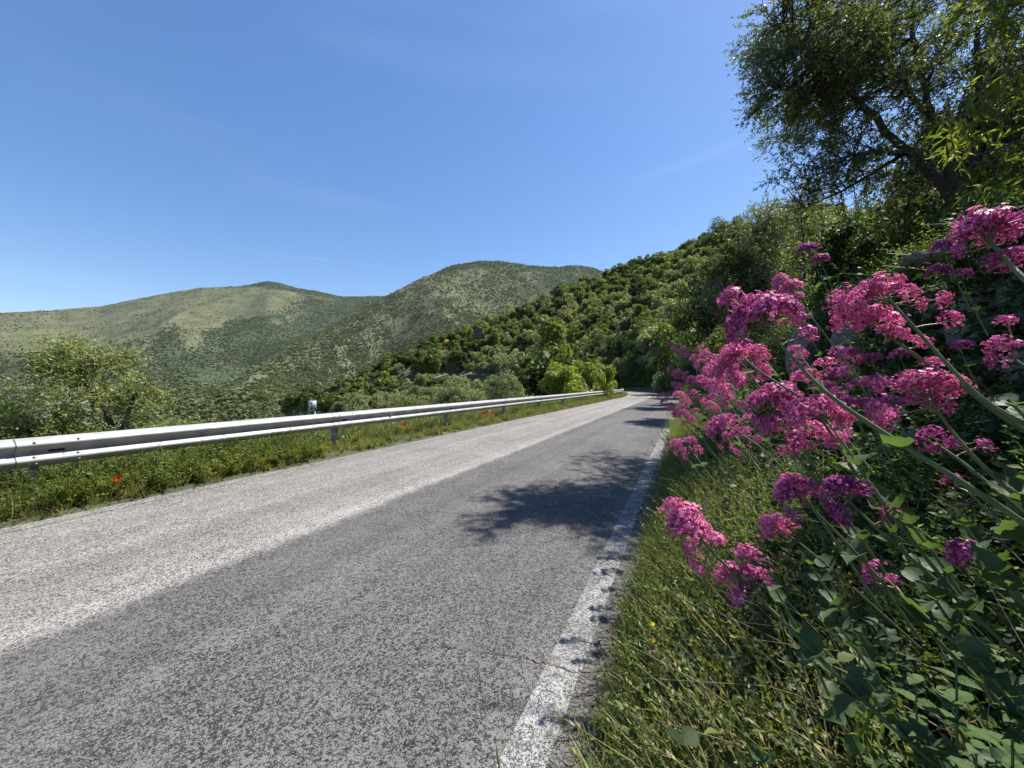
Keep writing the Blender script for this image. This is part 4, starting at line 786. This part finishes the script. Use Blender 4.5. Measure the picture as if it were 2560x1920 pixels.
def lay(name, label, sets):
    PT_, RT, SC, IX = [], [], [], []
    for n, s0, s1, L0, L1, pw, kinds_, s_lo, s_hi, dz, tilt in sets:
        x, y, s, L = bank_points(n, s0, s1, L0, L1, pw); z = H(x, y)
        ok = ~((np.hypot(x, y) < .42)) & ((L < .3) | (L > 5.84)); x, y, z, s = x[ok], y[ok], z[ok], s[ok]; m_ = len(x)
        PT_.append(np.stack((x, y, z+dz), -1)); RT.append(np.stack((rng.normal(0, tilt, m_), rng.normal(0, tilt, m_), rng.uniform(0, 6.28, m_)), -1)); SC.append(rng.uniform(s_lo, s_hi, m_)); IX.append(rng.choice(kinds_, m_))
    return scatter(name, label, np.concatenate(PT_), np.concatenate(RT), np.concatenate(SC), np.concatenate(IX), PR)
lay('verge_grass', 'green and dry grass and weeds along both road edges', [
    (1300, .2, 7, .285, .0, 1.3, [1, 3, 3, 6, 12, 4, 1, 0], .3, .62, -.01, .25), (420, .2, 6, .12, -.1, 1.3, [0, 2, 1, 12], .6, .95, -.01, .15), (900, .2, 6, -.02, -.4, 1.3, [0, 1, 2, 4, 5, 0, 12], .6, 1.1, -.01, .15), (1000, 6, 45, .16, -.5, 1.2, [0, 1, 2, 0], .9, 1.5, -.01, .15), (700, .3, 7, -.05, -.8, 1.2, [0, 2, 4, 5, 12], .7, 1.2, -.01, .15), (260, .5, 5, -.18, -.6, 1.2, [0, 2, 2, 0, 3], .9, 1.35, -.01, .15), (330, .3, 7, -.1, -.6, 1.1, [4, 5, 9, 12, 8, 6], .8, 1.45, -.01, .2),
    (1500, -2, 16, 5.9, 7.6, 1.1, [0, 3, 4, 6, 12, 6, 6, 2], .5, 1.0, -.01, .15), (1700, 14, 50, 5.9, 7.6, 1.0, [0, 1, 6, 4, 0, 3], .8, 1.4, -.01, .15), (650, -2, 30, 5.86, 6.15, 1.0, [1, 3, 6], .35, .7, -.01, .2),
    (3200, -3, 18, 7.2, 14, 1.0, [12, 4, 5, 6, 0, 2], 1.3, 2.6, -.03, .15), (900, -3, 40, 6.5, 7.6, 1.0, [0, 5, 12, 6, 3], 1.1, 1.6, -.03, .15), (520, -2, 5, 5.95, 6.9, 1.0, [6, 4, 12, 6, 0], 1.1, 1.7, -.02, .2), (1400, 16, 50, 7.4, 14, 1.0, [12, 4, 5, 0], 1.5, 3.0, -.03, .15)])
lay('bank_undergrowth', 'tangled green leaves and dry twigs filling the right bank', [(3000, 44, 120, -1.3, -3.2, 1.0, [12, 4, 5, 12], 2.0, 4.2, -.05, .3),
    (420, .15, 2.6, -.22, -1.1, 1.0, [4, 5, 7, 8, 9, 9, 12, 13, 12, 4], .75, 1.2, -.02, .25), (700, .3, 6, -.35, -1.9, 1.1, [7, 8, 9, 4, 5, 12, 12, 13, 10, 5], .9, 1.5, -.02, .25), (1400, 4, 24, -.45, -2.0, 1.1, [4, 5, 12, 8, 10, 6], 1.1, 1.8, -.02, .25), (900, 22, 50, -.3, -4.0, 1.0, [4, 5, 12, 0], 2.0, 3.5, -.02, .25),
    (4200, -1.0, 22, -1.7, -2.3, 1.1, [10, 11, 10, 8, 12], .8, 1.4, .0, .8), (5500, -2, 26, -2.2, -7, 1.0, [10, 11, 12, 10, 4, 12], .9, 1.7, -.03, .5), (3500, 12, 62, -2.5, -26, 1.0, [12, 4, 12, 5], 2.0, 4.5, -.05, .3), (4500, -2, 30, -6, -32, 1.0, [12, 4, 10, 5], 1.6, 3.4, -.05, .3),
    (1100, .2, 3.2, -.25, -1.7, 1.0, [12, 8, 4, 6, 5, 10, 12], .5, .95, .03, .4), (700, .1, 3.0, -1.0, -2.4, 1.0, [12, 8, 4, 10, 11], .6, 1.1, .05, .5)])

# ------------------------------------------------------------------ red valerian
def floret_cluster(name, mat, n=26, rad=.02, seed=1, tube=.012):
    """a dome of small tubular five-petalled flowers on thin stalks, origin at the branching point"""
    rs = np.random.default_rng(seed); mb = MB(); T = []; F3 = []; k = 3
    for i in range(k): an = i*2*math.pi/k; T.append((.07*math.cos(an), 0, .07*math.sin(an)))
    for i in range(k): an = i*2*math.pi/k; T.append((.09*math.cos(an), 1, .09*math.sin(an)))
    Fq = [(i, (i+1) % k, k+(i+1) % k, k+i) for i in range(k)]
    pf = []
    for i in range(5):
        an = i*2*math.pi/5+.3; c, s_ = math.cos(an), math.sin(an); b = len(T); r_ = .34
        T += [(0, 1, 0), (r_*.6*c-.085*s_, 1.05, r_*.6*s_+.085*c), (r_*c, 1.0, r_*s_), (r_*.6*c+.085*s_, 1.05, r_*.6*s_-.085*c)]; pf.append((b, b+1, b+2, b+3))
    T = np.array(T, float); D = unit(rs.normal(size=(n, 3))*(1, 1, .6)+(0, 0, 1.05)); D[:, 2] = np.abs(D[:, 2])*.9+.1; D = unit(D)
    base = D*rad*rs.uniform(.55, 1.08, (n, 1))*np.array((1.1, 1.1, .8)); sz = tube*rs.uniform(.75, 1.2, n)
    mb.stamp(T, [np.array(Fq), np.array(pf)], base, D+rs.normal(0, .25, (n, 3)), rs.normal(size=(n, 3)), sz)
    return mb.mesh(name, mat)
FC = {c: [floret_cluster('floret_cluster', M['petal_'+c], 30, .0115, 10*i+3, .0088) for i in range(3)]+[floret_cluster('floret_cluster', M['petal_'+c], 15, .007, 10*i+7, .0095) for i in range(2)] for c in ('pink', 'magenta', 'purple')}
def smooth_path(pts, n):
    pts = np.array(pts, float); t = np.linspace(0, len(pts)-1, n); q = np.stack([np.interp(t, np.arange(len(pts)), pts[:, c]) for c in range(3)], -1)
    for _ in range(2): q[1:-1] = (q[:-2]+2*q[1:-1]+q[2:])/4
    return q
def valerian(label, path, heads, color='pink', leaves=(), r=.0026, dens=1.0, grp='flowering red valerian stems on the right bank', lsz=.05, fsc=1.0):
    """path: foot first; heads: (centre, (rx, ry, rz)); leaves: fractions along the path"""
    path = smooth_path(path, 16); foot = path[0]; root = thing('red_valerian', label, 'flower', foot, 0, grp)
    path = path-foot; MB().tube(path, np.linspace(r, r*.55, 16), 7).obj('stem', M['stem'], root, smooth=True); st = MB()
    L = np.linalg.norm(path[-1])
    for hi, (c, rr) in enumerate(heads):
        c = np.array(c)-foot; rr = np.array(rr); q = path[np.argmin(np.linalg.norm(path-c, axis=1))]
        if hi == 0: q = path[-1]
        ax = unit(c-q+unit(path[-1]-path[-3])*.01+np.array((0, 0, .004))) if hi == 0 else unit(c-q+np.array((0, 0, .01)))
        vol = float(rr[0]*rr[2])/(.02*.02*fsc*fsc); n = max(3, int(6.4*vol*dens)); node = c-ax*np.linalg.norm(rr)*.55
        st.tube(branch_path(q, node, 4, .05, .05), r*.4, 4)
        for _ in range(n):
            v = unit(rng.normal(size=3)); v = v if v@ax > -.35 else -v
            e = c+v*rr*rng.uniform(.45, 1.0); d = unit((e-node)*1.0+ax*.012); b = node+(e-node)*.55
            st.tube(np.array([node, (node+b)/2+rng.normal(0, .001, 3), b]), [r*.28, r*.2, r*.16], 3)
            cl = FC[color][int(rng.integers(5))] if color != 'mix' else FC[('pink', 'magenta')[int(rng.integers(2))]][int(rng.integers(5))]
            o = mk('floret_cluster', cl, root, b); o.rotation_euler = Vector(d).to_track_quat('Z', 'Y').to_euler(); s_ = rng.uniform(.75, 1.15)*fsc*min(1.1, max(.6, float(min(rr))/.014/fsc)); o.scale = (s_,)*3
    if st.v: st.obj('flower_stalks', M['stem_red'], root)
    for k, f in enumerate(leaves):
        i = min(int(f*15), 14); t = unit(path[i+1]-path[i]); side = unit(np.cross(t, (0, 0, 1)))*(1 if k % 2 else 1); rot = rng.uniform(-.6, .6)
        for sg in (-1, 1):
            d = unit(side*sg*math.cos(rot)+np.cross(side, t)*math.sin(rot)*sg+t*.55+np.array((0, 0, .15))); nr = unit(t*.8+np.array((0, 0, .8))+rng.normal(0, .3, 3)); sz = lsz*rng.uniform(.45, 1.0)
            tt, tf = ((LANCEN, LANCENF), (LANCEN2, LANCEN2F))[int(rng.integers(2))]
            mb = MB().stamp(tt, tf, (path[i])[None], d[None], nr[None], np.array([sz]), np.array([sz*.95])); mb.obj('leaf', M['valerian_leaf'], root, smooth=True)
    return root
def hd(px, py, d, w_, h_): r_ = d/F0/2*1.15; return (P(px, py, d), (w_*r_, min(w_, h_)*r_*.9, h_*r_))
D = .52
valerian('longest thick green stem crossing the flowers, topped by the largest rounded magenta head', [P(2900, 1560, .33), P(2560, 1300, .36), P(2330, 1160, .4), P(2190, 1070, .43), P(2060, 985, .46), P(1960, 870, .5), P(1915, 820, .52)],
    [hd(1885, 765, D, 125, 105), hd(1960, 770, D, 70, 60), hd(1855, 805, D, 70, 70), hd(2015, 832, .5, 66, 34), hd(1830, 745, D, 50, 60)], 'magenta', (.42, .14), .0034, 1.5, lsz=.045)
valerian('magenta head at the upper right edge on a thick stem, against the dark trees', [P(2900, 1000, .36), P(2560, 700, .44), P(2500, 630, .48), P(2460, 590, .5)],
    [hd(2450, 560, .5, 150, 90), hd(2400, 628, .5, 56, 30), hd(2500, 655, .48, 76, 40), hd(2545, 640, .47, 50, 34), hd(2540, 585, .5, 60, 34)], 'magenta', (), .0034, 1.3)
valerian('wide arched pink head with loose side sprays, right of the largest rounded head', [P(2800, 1200, .4), P(2560, 1060, .44), P(2450, 1000, .46), P(2340, 880, .5), P(2260, 790, .53), P(2220, 745, .55)],
    [hd(2170, 730, .56, 120, 70), hd(2110, 760, .56, 70, 60), hd(2270, 728, .55, 60, 34), hd(2355, 745, .54, 66, 26), hd(2300, 760, .54, 60, 26), hd(2375, 800, .52, 50, 36), hd(2250, 700, .56, 40, 30)], 'pink', (), .003, 1.1)
valerian('loose pink head hanging just below the wide arched pink head', [P(2760, 1200, .45), P(2500, 1040, .5), P(2400, 960, .52), P(2290, 890, .55), P(2190, 815, .58)],
    [hd(2180, 790, .58, 120, 70), hd(2230, 825, .57, 110, 40), hd(2110, 800, .58, 60, 40), hd(2300, 850, .56, 80, 30), hd(2330, 905, .54, 60, 30)], 'pink', (), .0032, 1.0)
valerian('broad flat-topped pink head in the middle of the right side', [P(2900, 1480, .42), P(2560, 1260, .46), P(2440, 1150, .48), P(2380, 1080, .5), P(2325, 1000, .52)],
    [hd(2300, 945, .54, 170, 56), hd(2210, 960, .54, 90, 36), hd(2390, 960, .53, 90, 40), hd(2310, 990, .53, 110, 40), hd(2200, 1025, .53, 60, 50), hd(2360, 1015, .53, 70, 40), hd(2245, 1030, .52, 60, 26)], 'pink', (.3,), .003, 1.1)
valerian('pale pink head on a slim stem beneath the largest rounded head', [P(2150, 1200, .6), P(2030, 1010, .62), P(1900, 930, .66), P(1860, 895, .68)],
    [hd(1830, 890, .7, 90, 60), hd(1885, 880, .7, 50, 40), hd(1900, 925, .68, 80, 30), hd(1850, 945, .68, 100, 36), hd(1800, 920, .7, 50, 40)], 'pink', (), .0022, 1.0, fsc=.9)
valerian('pink spreading head directly below the stem of the largest rounded head', [P(2400, 1500, .5), P(2200, 1250, .52), P(2110, 1110, .56), P(2060, 1040, .6)],
    [hd(2040, 1010, .6, 110, 70), hd(2090, 1040, .6, 70, 40), hd(1990, 1030, .6, 60, 46), hd(2010, 935, .62, 70, 36), hd(2060, 905, .62, 60, 30), hd(2080, 1110, .58, 60, 26), hd(2120, 1050, .6, 40, 30)], 'pink', (.3, .55), .0028, 1.1, fsc=.95)
valerian('cluster of magenta pink heads left of centre above the verge', [P(2300, 1560, .6), P(2120, 1300, .62), P(1990, 1140, .66), P(1930, 1050, .7)],
    [hd(1900, 1000, .7, 66, 50), hd(1950, 975, .7, 90, 70), hd(1965, 1030, .7, 60, 40), hd(1930, 1060, .68, 70, 40), hd(1990, 1080, .67, 60, 34), hd(1890, 1050, .7, 34, 24)], 'magenta', (.3, .5), .0026, 1.0, fsc=.95)
valerian('round ball-like magenta head with two small heads trailing under it', [P(2200, 1520, .7), P(2020, 1250, .72), P(1920, 1130, .76), P(1830, 1070, .8)],
    [hd(1810, 1055, .8, 60, 40), hd(1790, 1070, .8, 50, 36), hd(1840, 1085, .8, 50, 26), hd(1800, 1110, .8, 34, 18), hd(1840, 1125, .78, 50, 18)], 'magenta', (), .0024, 1.0, fsc=1)
valerian('loose pink head standing over the small heads beside the verge', [P(2300, 1600, .6), P(2150, 1380, .62), P(2050, 1200, .64), P(2020, 1130, .66)],
    [hd(2000, 1110, .66, 80, 34), hd(2060, 1090, .66, 70, 34), hd(2100, 1090, .64, 50, 26), hd(1950, 1125, .66, 50, 24), hd(2040, 1060, .66, 40, 30)], 'pink', (.35,), .0024, 1.0, fsc=.9)
valerian('magenta head left of a pair side by side above the lower stems', [P(2700, 1950, .48), P(2300, 1560, .52), P(2110, 1350, .56), P(2010, 1250, .58)],
    [hd(1975, 1205, .6, 95, 66), hd(1985, 1235, .59, 80, 40), hd(2020, 1215, .58, 40, 50), hd(1985, 1285, .58, 60, 22)], 'magenta', (.35, .6), .0028, 1.2)
valerian('deep purple-pink head, right one of a pair side by side above the lower stems', [P(2760, 1850, .45), P(2420, 1520, .48), P(2200, 1330, .52), P(2120, 1250, .54)],
    [hd(2105, 1210, .55, 120, 54), hd(2150, 1225, .55, 60, 36), hd(2110, 1290, .54, 70, 46), hd(2080, 1265, .55, 50, 26), hd(2220, 1280, .52, 66, 34)], 'purple', (.35, .62), .003, 1.2)
valerian('small loose pink head low between the pair and the lowest large head', [P(2300, 1620, .58), P(2100, 1440, .6), P(1990, 1350, .63), P(1950, 1325, .64)],
    [hd(1935, 1312, .65, 80, 44), hd(1960, 1330, .64, 50, 30), hd(1915, 1300, .65, 40, 30)], 'pink', (.4, .7), .002, 1.2)
valerian('lowest large bright pink head leaning over the road verge on a long stem', [P(2620, 2150, .4), P(2300, 1880, .43), P(2200, 1790, .44), P(2080, 1680, .47), P(1950, 1545, .5), P(1850, 1450, .52), P(1770, 1370, .53), P(1735, 1325, .54)],
    [hd(1700, 1290, .55, 90, 76), hd(1735, 1320, .54, 90, 70), hd(1785, 1345, .54, 66, 40), hd(1730, 1375, .53, 54, 34), hd(1748, 1412, .53, 36, 40), hd(1865, 1390, .53, 60, 46), hd(1835, 1440, .53, 70, 50), hd(1850, 1480, .52, 80, 40), hd(1885, 1440, .52, 50, 50), hd(1680, 1265, .55, 40, 40)], 'pink', (.36, .53, .72), .0034, 1.15, lsz=.046)
valerian('small purple head low at the right edge among big leaves', [P(2800, 1750, .4), P(2560, 1500, .44), P(2460, 1400, .47)], [hd(2415, 1370, .48, 76, 50), hd(2440, 1400, .48, 40, 30)], 'purple', (.3, .6), .003, 1.0)
valerian('small magenta double head on a thin stem amid the lower leaves', [P(2700, 1850, .44), P(2400, 1620, .48), P(2250, 1480, .54)], [hd(2185, 1420, .56, 56, 34), hd(2235, 1450, .56, 34, 26), hd(2175, 1445, .56, 36, 22)], 'magenta', (.3, .6, .85), .003, 1.0)
valerian('purple head half way down the right side under the broad flat-topped head', [P(2800, 1500, .44), P(2520, 1250, .48), P(2400, 1150, .52), P(2340, 1110, .54)],
    [hd(2320, 1088, .55, 76, 40), hd(2380, 1110, .54, 50, 24), hd(2345, 1120, .54, 50, 20), hd(2455, 1110, .52, 36, 20)], 'purple', (.3,), .0028, 1.1)
valerian('small purple head beside the thick stem near the big leaf node', [P(2700, 1500, .42), P(2520, 1320, .45), P(2420, 1230, .48)], [hd(2375, 1200, .5, 66, 30)], 'purple', (.4,), .0026, 1.2)
valerian('loose magenta spray at the right edge beside the broad head', [P(2900, 1150, .42), P(2680, 1000, .45), P(2540, 900, .5)], [hd(2500, 855, .5, 90, 36), hd(2545, 865, .5, 50, 36), hd(2485, 900, .5, 40, 22), hd(2520, 800, .52, 60, 30)], 'magenta', (.5,), .0026, .9)
valerian('slender pale pink spray standing behind the largest rounded head', [P(2150, 950, 1.1), P(2050, 820, 1.15), P(1990, 740, 1.2)], [hd(1945, 700, 1.2, 26, 50), hd(1975, 712, 1.2, 40, 40), hd(1990, 740, 1.2, 36, 20), hd(1955, 735, 1.2, 30, 20)], 'pink', (), .0025, 1.6, fsc=.9)
# further off along the bank
far = [(1690, 868, 4.6, 50, 30), (1720, 885, 4.3, 60, 34), (1760, 880, 3.2, 60, 40), (1690, 930, 4.2, 70, 34), (1725, 945, 3.8, 60, 34), (1660, 1000, 4.3, 46, 36), (1700, 965, 3.9, 60, 26), (1690, 1030, 4.0, 70, 30), (1745, 905, 3.4, 60, 40), (1780, 935, 2.6, 66, 34), (1740, 990, 3.3, 46, 26), (1770, 1010, 2.8, 46, 24), (1800, 965, 2.3, 66, 34), (1760, 955, 2.9, 50, 30)]
lab_far = ['tallest of the distant pink plumes beside the white placard', 'distant pink plume just right of the tallest one', 'distant pink plume before the grey stone pillar', 'distant pink plume leaning furthest over the road at middle height', 'distant pink plume behind the leaning middle one', 'distant pink plume touching the end of the road', 'small distant pink plume above the sunny verge', 'lowest distant pink plume over the sunlit yellow verge', 'distant pink plume at the base of the stone pillar', 'mid-distance pink plume under the pale slim-stemmed head', 'small mid-distance pink plume above dark leaves', 'low mid-distance pink plume above the ball-like head', 'mid-distance pink plume left of the magenta cluster', 'mid-distance pink plume between two larger plumes']
for (px, py, d, ww, hh), lb in zip(far, lab_far):
    valerian(lb, [P(px+130, py+150, d-.25), P(px+60, py+70, d-.1), P(px+8, py+8, d)], [hd(px, py, d, ww*.6, hh), hd(px+ww*.4, py+hh*.45, d, ww*.6, hh*.8), hd(px-ww*.2, py-hh*.3, d, ww*.4, hh*.5)], 'pink', (.3, .6), .004, .35, fsc=1.7, grp='pink valerian plumes along the far verge')
# the dense mass between the near heads and the verge
rm = np.random.default_rng(31)
for k in range(30):
    px, py = rm.uniform(1680, 2130), 0; py = rm.uniform(860+max(0, (1800-px))*.25, 1120-max(0, px-1950)*.2); d = rm.uniform(1.0, 2.0)*(1.35 if px < 1800 else 1); ww = rm.uniform(30, 52)
    valerian('small pink valerian head in the dense mass between verge and thick crossing stem', [P(px+90, py+120, d-.1), P(px+40, py+50, d-.04), P(px+5, py+6, d)], [hd(px, py, d, ww, ww*.6), hd(px+ww*.6, py+ww*.4, d, ww*.7, ww*.4), hd(px+ww*.1, py+ww*.7, d, ww*.5, ww*.3)], 'pink' if k % 3 else 'magenta', (.4,), .0028, .5, fsc=1.35, grp='small valerian heads in the dense flower mass')
# in the shade of the bank
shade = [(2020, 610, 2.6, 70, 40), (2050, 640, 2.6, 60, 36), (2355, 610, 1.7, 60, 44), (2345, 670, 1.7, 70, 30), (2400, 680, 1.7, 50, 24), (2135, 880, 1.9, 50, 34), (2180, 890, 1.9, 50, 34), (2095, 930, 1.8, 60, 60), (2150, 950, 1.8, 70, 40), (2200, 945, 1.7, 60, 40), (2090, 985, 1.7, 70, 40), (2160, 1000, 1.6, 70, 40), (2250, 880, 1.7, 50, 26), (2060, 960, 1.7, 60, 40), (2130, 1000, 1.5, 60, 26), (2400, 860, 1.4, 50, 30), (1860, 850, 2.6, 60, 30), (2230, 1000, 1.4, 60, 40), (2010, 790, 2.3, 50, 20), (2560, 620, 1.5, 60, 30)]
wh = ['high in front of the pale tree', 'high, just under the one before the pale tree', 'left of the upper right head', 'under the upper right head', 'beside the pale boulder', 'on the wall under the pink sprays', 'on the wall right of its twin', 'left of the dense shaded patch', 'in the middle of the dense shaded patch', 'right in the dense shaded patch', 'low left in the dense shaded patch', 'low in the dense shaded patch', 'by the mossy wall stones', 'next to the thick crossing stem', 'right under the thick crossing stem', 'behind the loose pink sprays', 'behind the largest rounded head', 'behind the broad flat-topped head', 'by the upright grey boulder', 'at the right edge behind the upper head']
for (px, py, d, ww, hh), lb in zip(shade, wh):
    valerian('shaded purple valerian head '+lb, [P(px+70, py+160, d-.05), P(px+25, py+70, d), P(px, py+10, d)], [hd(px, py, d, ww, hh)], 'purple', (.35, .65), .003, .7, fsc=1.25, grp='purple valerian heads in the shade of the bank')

# leafy non-flowering shoots close to the camera
shoots = [((2480, 1420), (2700, 1700), .42, 'at the right edge with the biggest leaf below the purple head'), ((2440, 1640), (2620, 1900), .42, 'with wide leaves above the bottom right corner'), ((2150, 1680), (2330, 1950), .46, 'near the bottom, crossing the long leaning stem'), ((2320, 1850), (2450, 2100), .42, 'at the bottom edge with a cross of four leaves'), ((2300, 1440), (2480, 1750), .5, 'below the small purple head'), ((2540, 1180), (2750, 1500), .42, 'at the right edge with a large pointed leaf'), ((2050, 1500), (2250, 1800), .6, 'in the dark hollow right of the leaning head'), ((1920, 1440), (2100, 1800), .66, 'with small pale leaves right of the leaning pink head'), ((2230, 1250), (2450, 1560), .56, 'between the pair of heads and the thick stem'), ((2400, 1300), (2600, 1600), .5, 'under the thick stem near the right edge'), ((2120, 1160), (2300, 1450), .62, 'below the star-like leaf node'), ((2010, 1390), (2200, 1700), .64, 'just under the pair of heads'), ((2520, 1000), (2750, 1250), .46, 'with long grey leaves at the right edge'), ((2540, 1780), (2700, 2000), .4, 'in the bottom right corner')]
for i, (a_, b_, d, lb) in enumerate(shoots):
    valerian('leafy grey-green valerian shoot '+lb, [P(b_[0], b_[1], d-.03), P((a_[0]+b_[0])/2+10, (a_[1]+b_[1])/2, d-.01), P(*a_, d)], [], 'pink', (.15, .4, .62, .8, .95), .0028, 1, grp='leafy valerian shoots near the camera', lsz=.042)
def balm(px, py, d, lb, n=4):
    p = P(px, py, d); root = thing('balm_plant', 'crinkle-leaved bright green balm shoot '+lb, 'plant', (p[0], p[1], p[2]-.2), 0, 'crinkle-leaved shoots near the camera')
    MB().tube([(0, 0, 0), (.004, .002, .1), (0, 0, .2)], [.002, .0018, .0012], 5).obj('stem', M['stem'], root)
    for k in range(n):
        for sg in (0, 1):
            an = k*1.57+sg*math.pi+.4; z_ = .2-k*.035; sz = (.02+.008*k)*rng.uniform(.8, 1.2)
            MB().stamp(OVATE, OVATEF, np.array([(0, 0, z_)]), np.array([(math.cos(an), math.sin(an), .3)]), np.array([(0, 0, 1.)])+rng.normal(0, .2, (1, 3)), np.array([sz]), np.array([sz*.95])).obj('leaf', M['balm_leaf'], root, smooth=True)
balm(2530, 1800, .5, 'in the bottom right corner'); balm(2440, 1870, .52, 'at the bottom edge left of the corner one'); balm(2390, 1640, .6, 'half way down under the big leaf'); balm(2290, 1700, .62, 'in the dark hollow above the bottom edge'); balm(2530, 1920, .5, 'cut off by the bottom edge')

# ------------------------------------------------------------------ poppies and yellow flowers
TL = np.array(Matrix.Rotation(R(58), 3, 'X'))
def flower(kind, label, p, sz, stem_h, grp, mat, n=4, tilt=(0, 0, 1)):
    root = thing(kind, label, 'flower', (p[0], p[1], p[2]-stem_h), 0, grp); MB().tube([(0, 0, 0), (.01, 0, stem_h*.5), (0, 0, stem_h)], [.0016]*3, 4).obj('stem', M['stem'], root)
    for k in range(n):
        an = k*2*math.pi/n+.3; d = np.array((math.cos(an), math.sin(an), .45)); d = TL@d; MB().stamp(BROAD, BROADF, np.array([(0, 0, stem_h)]), d[None], (TL@np.array((-.3*math.cos(an), -.3*math.sin(an), 1.)))[None], np.array([sz]), np.array([sz*1.4])).obj('petal', mat, root, smooth=True)
    MB().tube([(0, 0, stem_h), (0, 0, stem_h+sz*.2)], [sz*.14, sz*.1], 6, True).obj('flower_centre', M['black'] if kind == 'poppy' else M['yellow'], root)
flower('poppy', 'large single red poppy low in the weeds under the near end of the guardrail', P(297, 1198, 4.4), .055, .24, 'red poppies along the guardrail', M['red'])
for i, (px, py, d, lb) in enumerate([(1010, 1064, 9.2, 'single small red poppy under the guardrail beside the reflector'), (1209, 1034, 13.1, 'leftmost poppy of the small red group under the guardrail'), (1218, 1030, 13.3, 'topmost poppy of the small red group under the guardrail'), (1227, 1033, 13.2, 'middle poppy of the small red group under the guardrail'), (1234, 1037, 13.1, 'rightmost poppy of the small red group under the guardrail'), (1213, 1038, 13.0, 'lowest poppy of the small red group under the guardrail')]):
    flower('poppy', lb, P(px, py, d), .05, .35, 'red poppies along the guardrail', M['red'])
yf = blades('yellow_flowers', M['yellow'], 3, .02, .006, .5, .03, 5); ymb = MB(); ymb.stamp(BROAD, BROADF, np.zeros((6, 3)), np.array([(math.cos(i*1.05), math.sin(i*1.05), .2) for i in range(6)]), np.tile((0, 0, 1.), (6, 1)), .018, .016); yme = ymb.mesh('yellow_blossom', M['yellow']); wmb = MB(); wmb.stamp(BROAD, BROADF, np.zeros((6, 3)), np.array([(math.cos(i*1.05), math.sin(i*1.05), .2) for i in range(6)]), np.tile((0, 0, 1.), (6, 1)), .016, .014); wme = wmb.mesh('white_blossom', M['white_petal'])
yp = []
for _ in range(46): q = P(rng.uniform(735, 815), rng.uniform(1122, 1138), 7.6); yp.append((*q, 1.3))
for _ in range(16): q = P(rng.uniform(1560, 1690), rng.uniform(1560, 1760), 1.55); yp.append((*(q*(1, 1, 1)), .55))
yp = np.array(yp); 
for s_, L_ in zip(rng.uniform(0, 40, 70), rng.uniform(6.0, 7.8, 70)): x, y = from_road(s_, L_); yp = np.vstack((yp, (float(x), float(y), float(H(x, y))+rng.uniform(.15, .4), 1.2)))
iy = np.array([0]*62+[int(v) for v in rng.integers(0, 2, 70)])
scatter('small_flowers', 'tiny yellow and white flowers scattered in the verges', yp[:, :3], np.stack((rng.normal(0, .5, len(yp)), rng.normal(0, .5, len(yp)), rng.uniform(0, 6, len(yp))), -1), yp[:, 3], iy, [yme, wme])
# grass culms poking up from below the frame onto the asphalt
for px, py, lb in ((1240, 1860, 'single green grass ear poking up at the bottom centre over the asphalt'), (1105, 1880, 'thin leaning grass blade at the bottom edge over the asphalt')):
    tip = P(px, py, 1.05); r = thing('grass_stalk', lb, 'grass stalk', (tip[0]+.04, tip[1]-.1, tip[2]-.35)); q = np.array([(0, 0, 0), (-.01, .05, .2), (-.04, .1, .35)]); MB().tube(q, [.0014, .0012, .0008], 4).obj('stalk', M['grass'], r)
    if px > 1200: MB().tube([(-.028, .082, .29), (-.034, .09, .32), (-.04, .1, .352)], [.002, .0045, .001], 6).obj('ear', M['straw'], r)

# ------------------------------------------------------------------ thin summer haze over the whole landscape
hz_m, n_, l_ = new_mat('haze'); pv = n_.new('ShaderNodeVolumePrincipled'); pv.inputs['Color'].default_value = (.72, .84, 1, 1); pv.inputs['Density'].default_value = .00002; pv.inputs['Anisotropy'].default_value = .3
ou = n_.new('ShaderNodeOutputMaterial'); l_.new(pv.outputs[0], ou.inputs['Volume'])
tag(MB().box((0, 1500, 350), (6500, 2600, 560)).obj('haze', hz_m), kind='stuff')
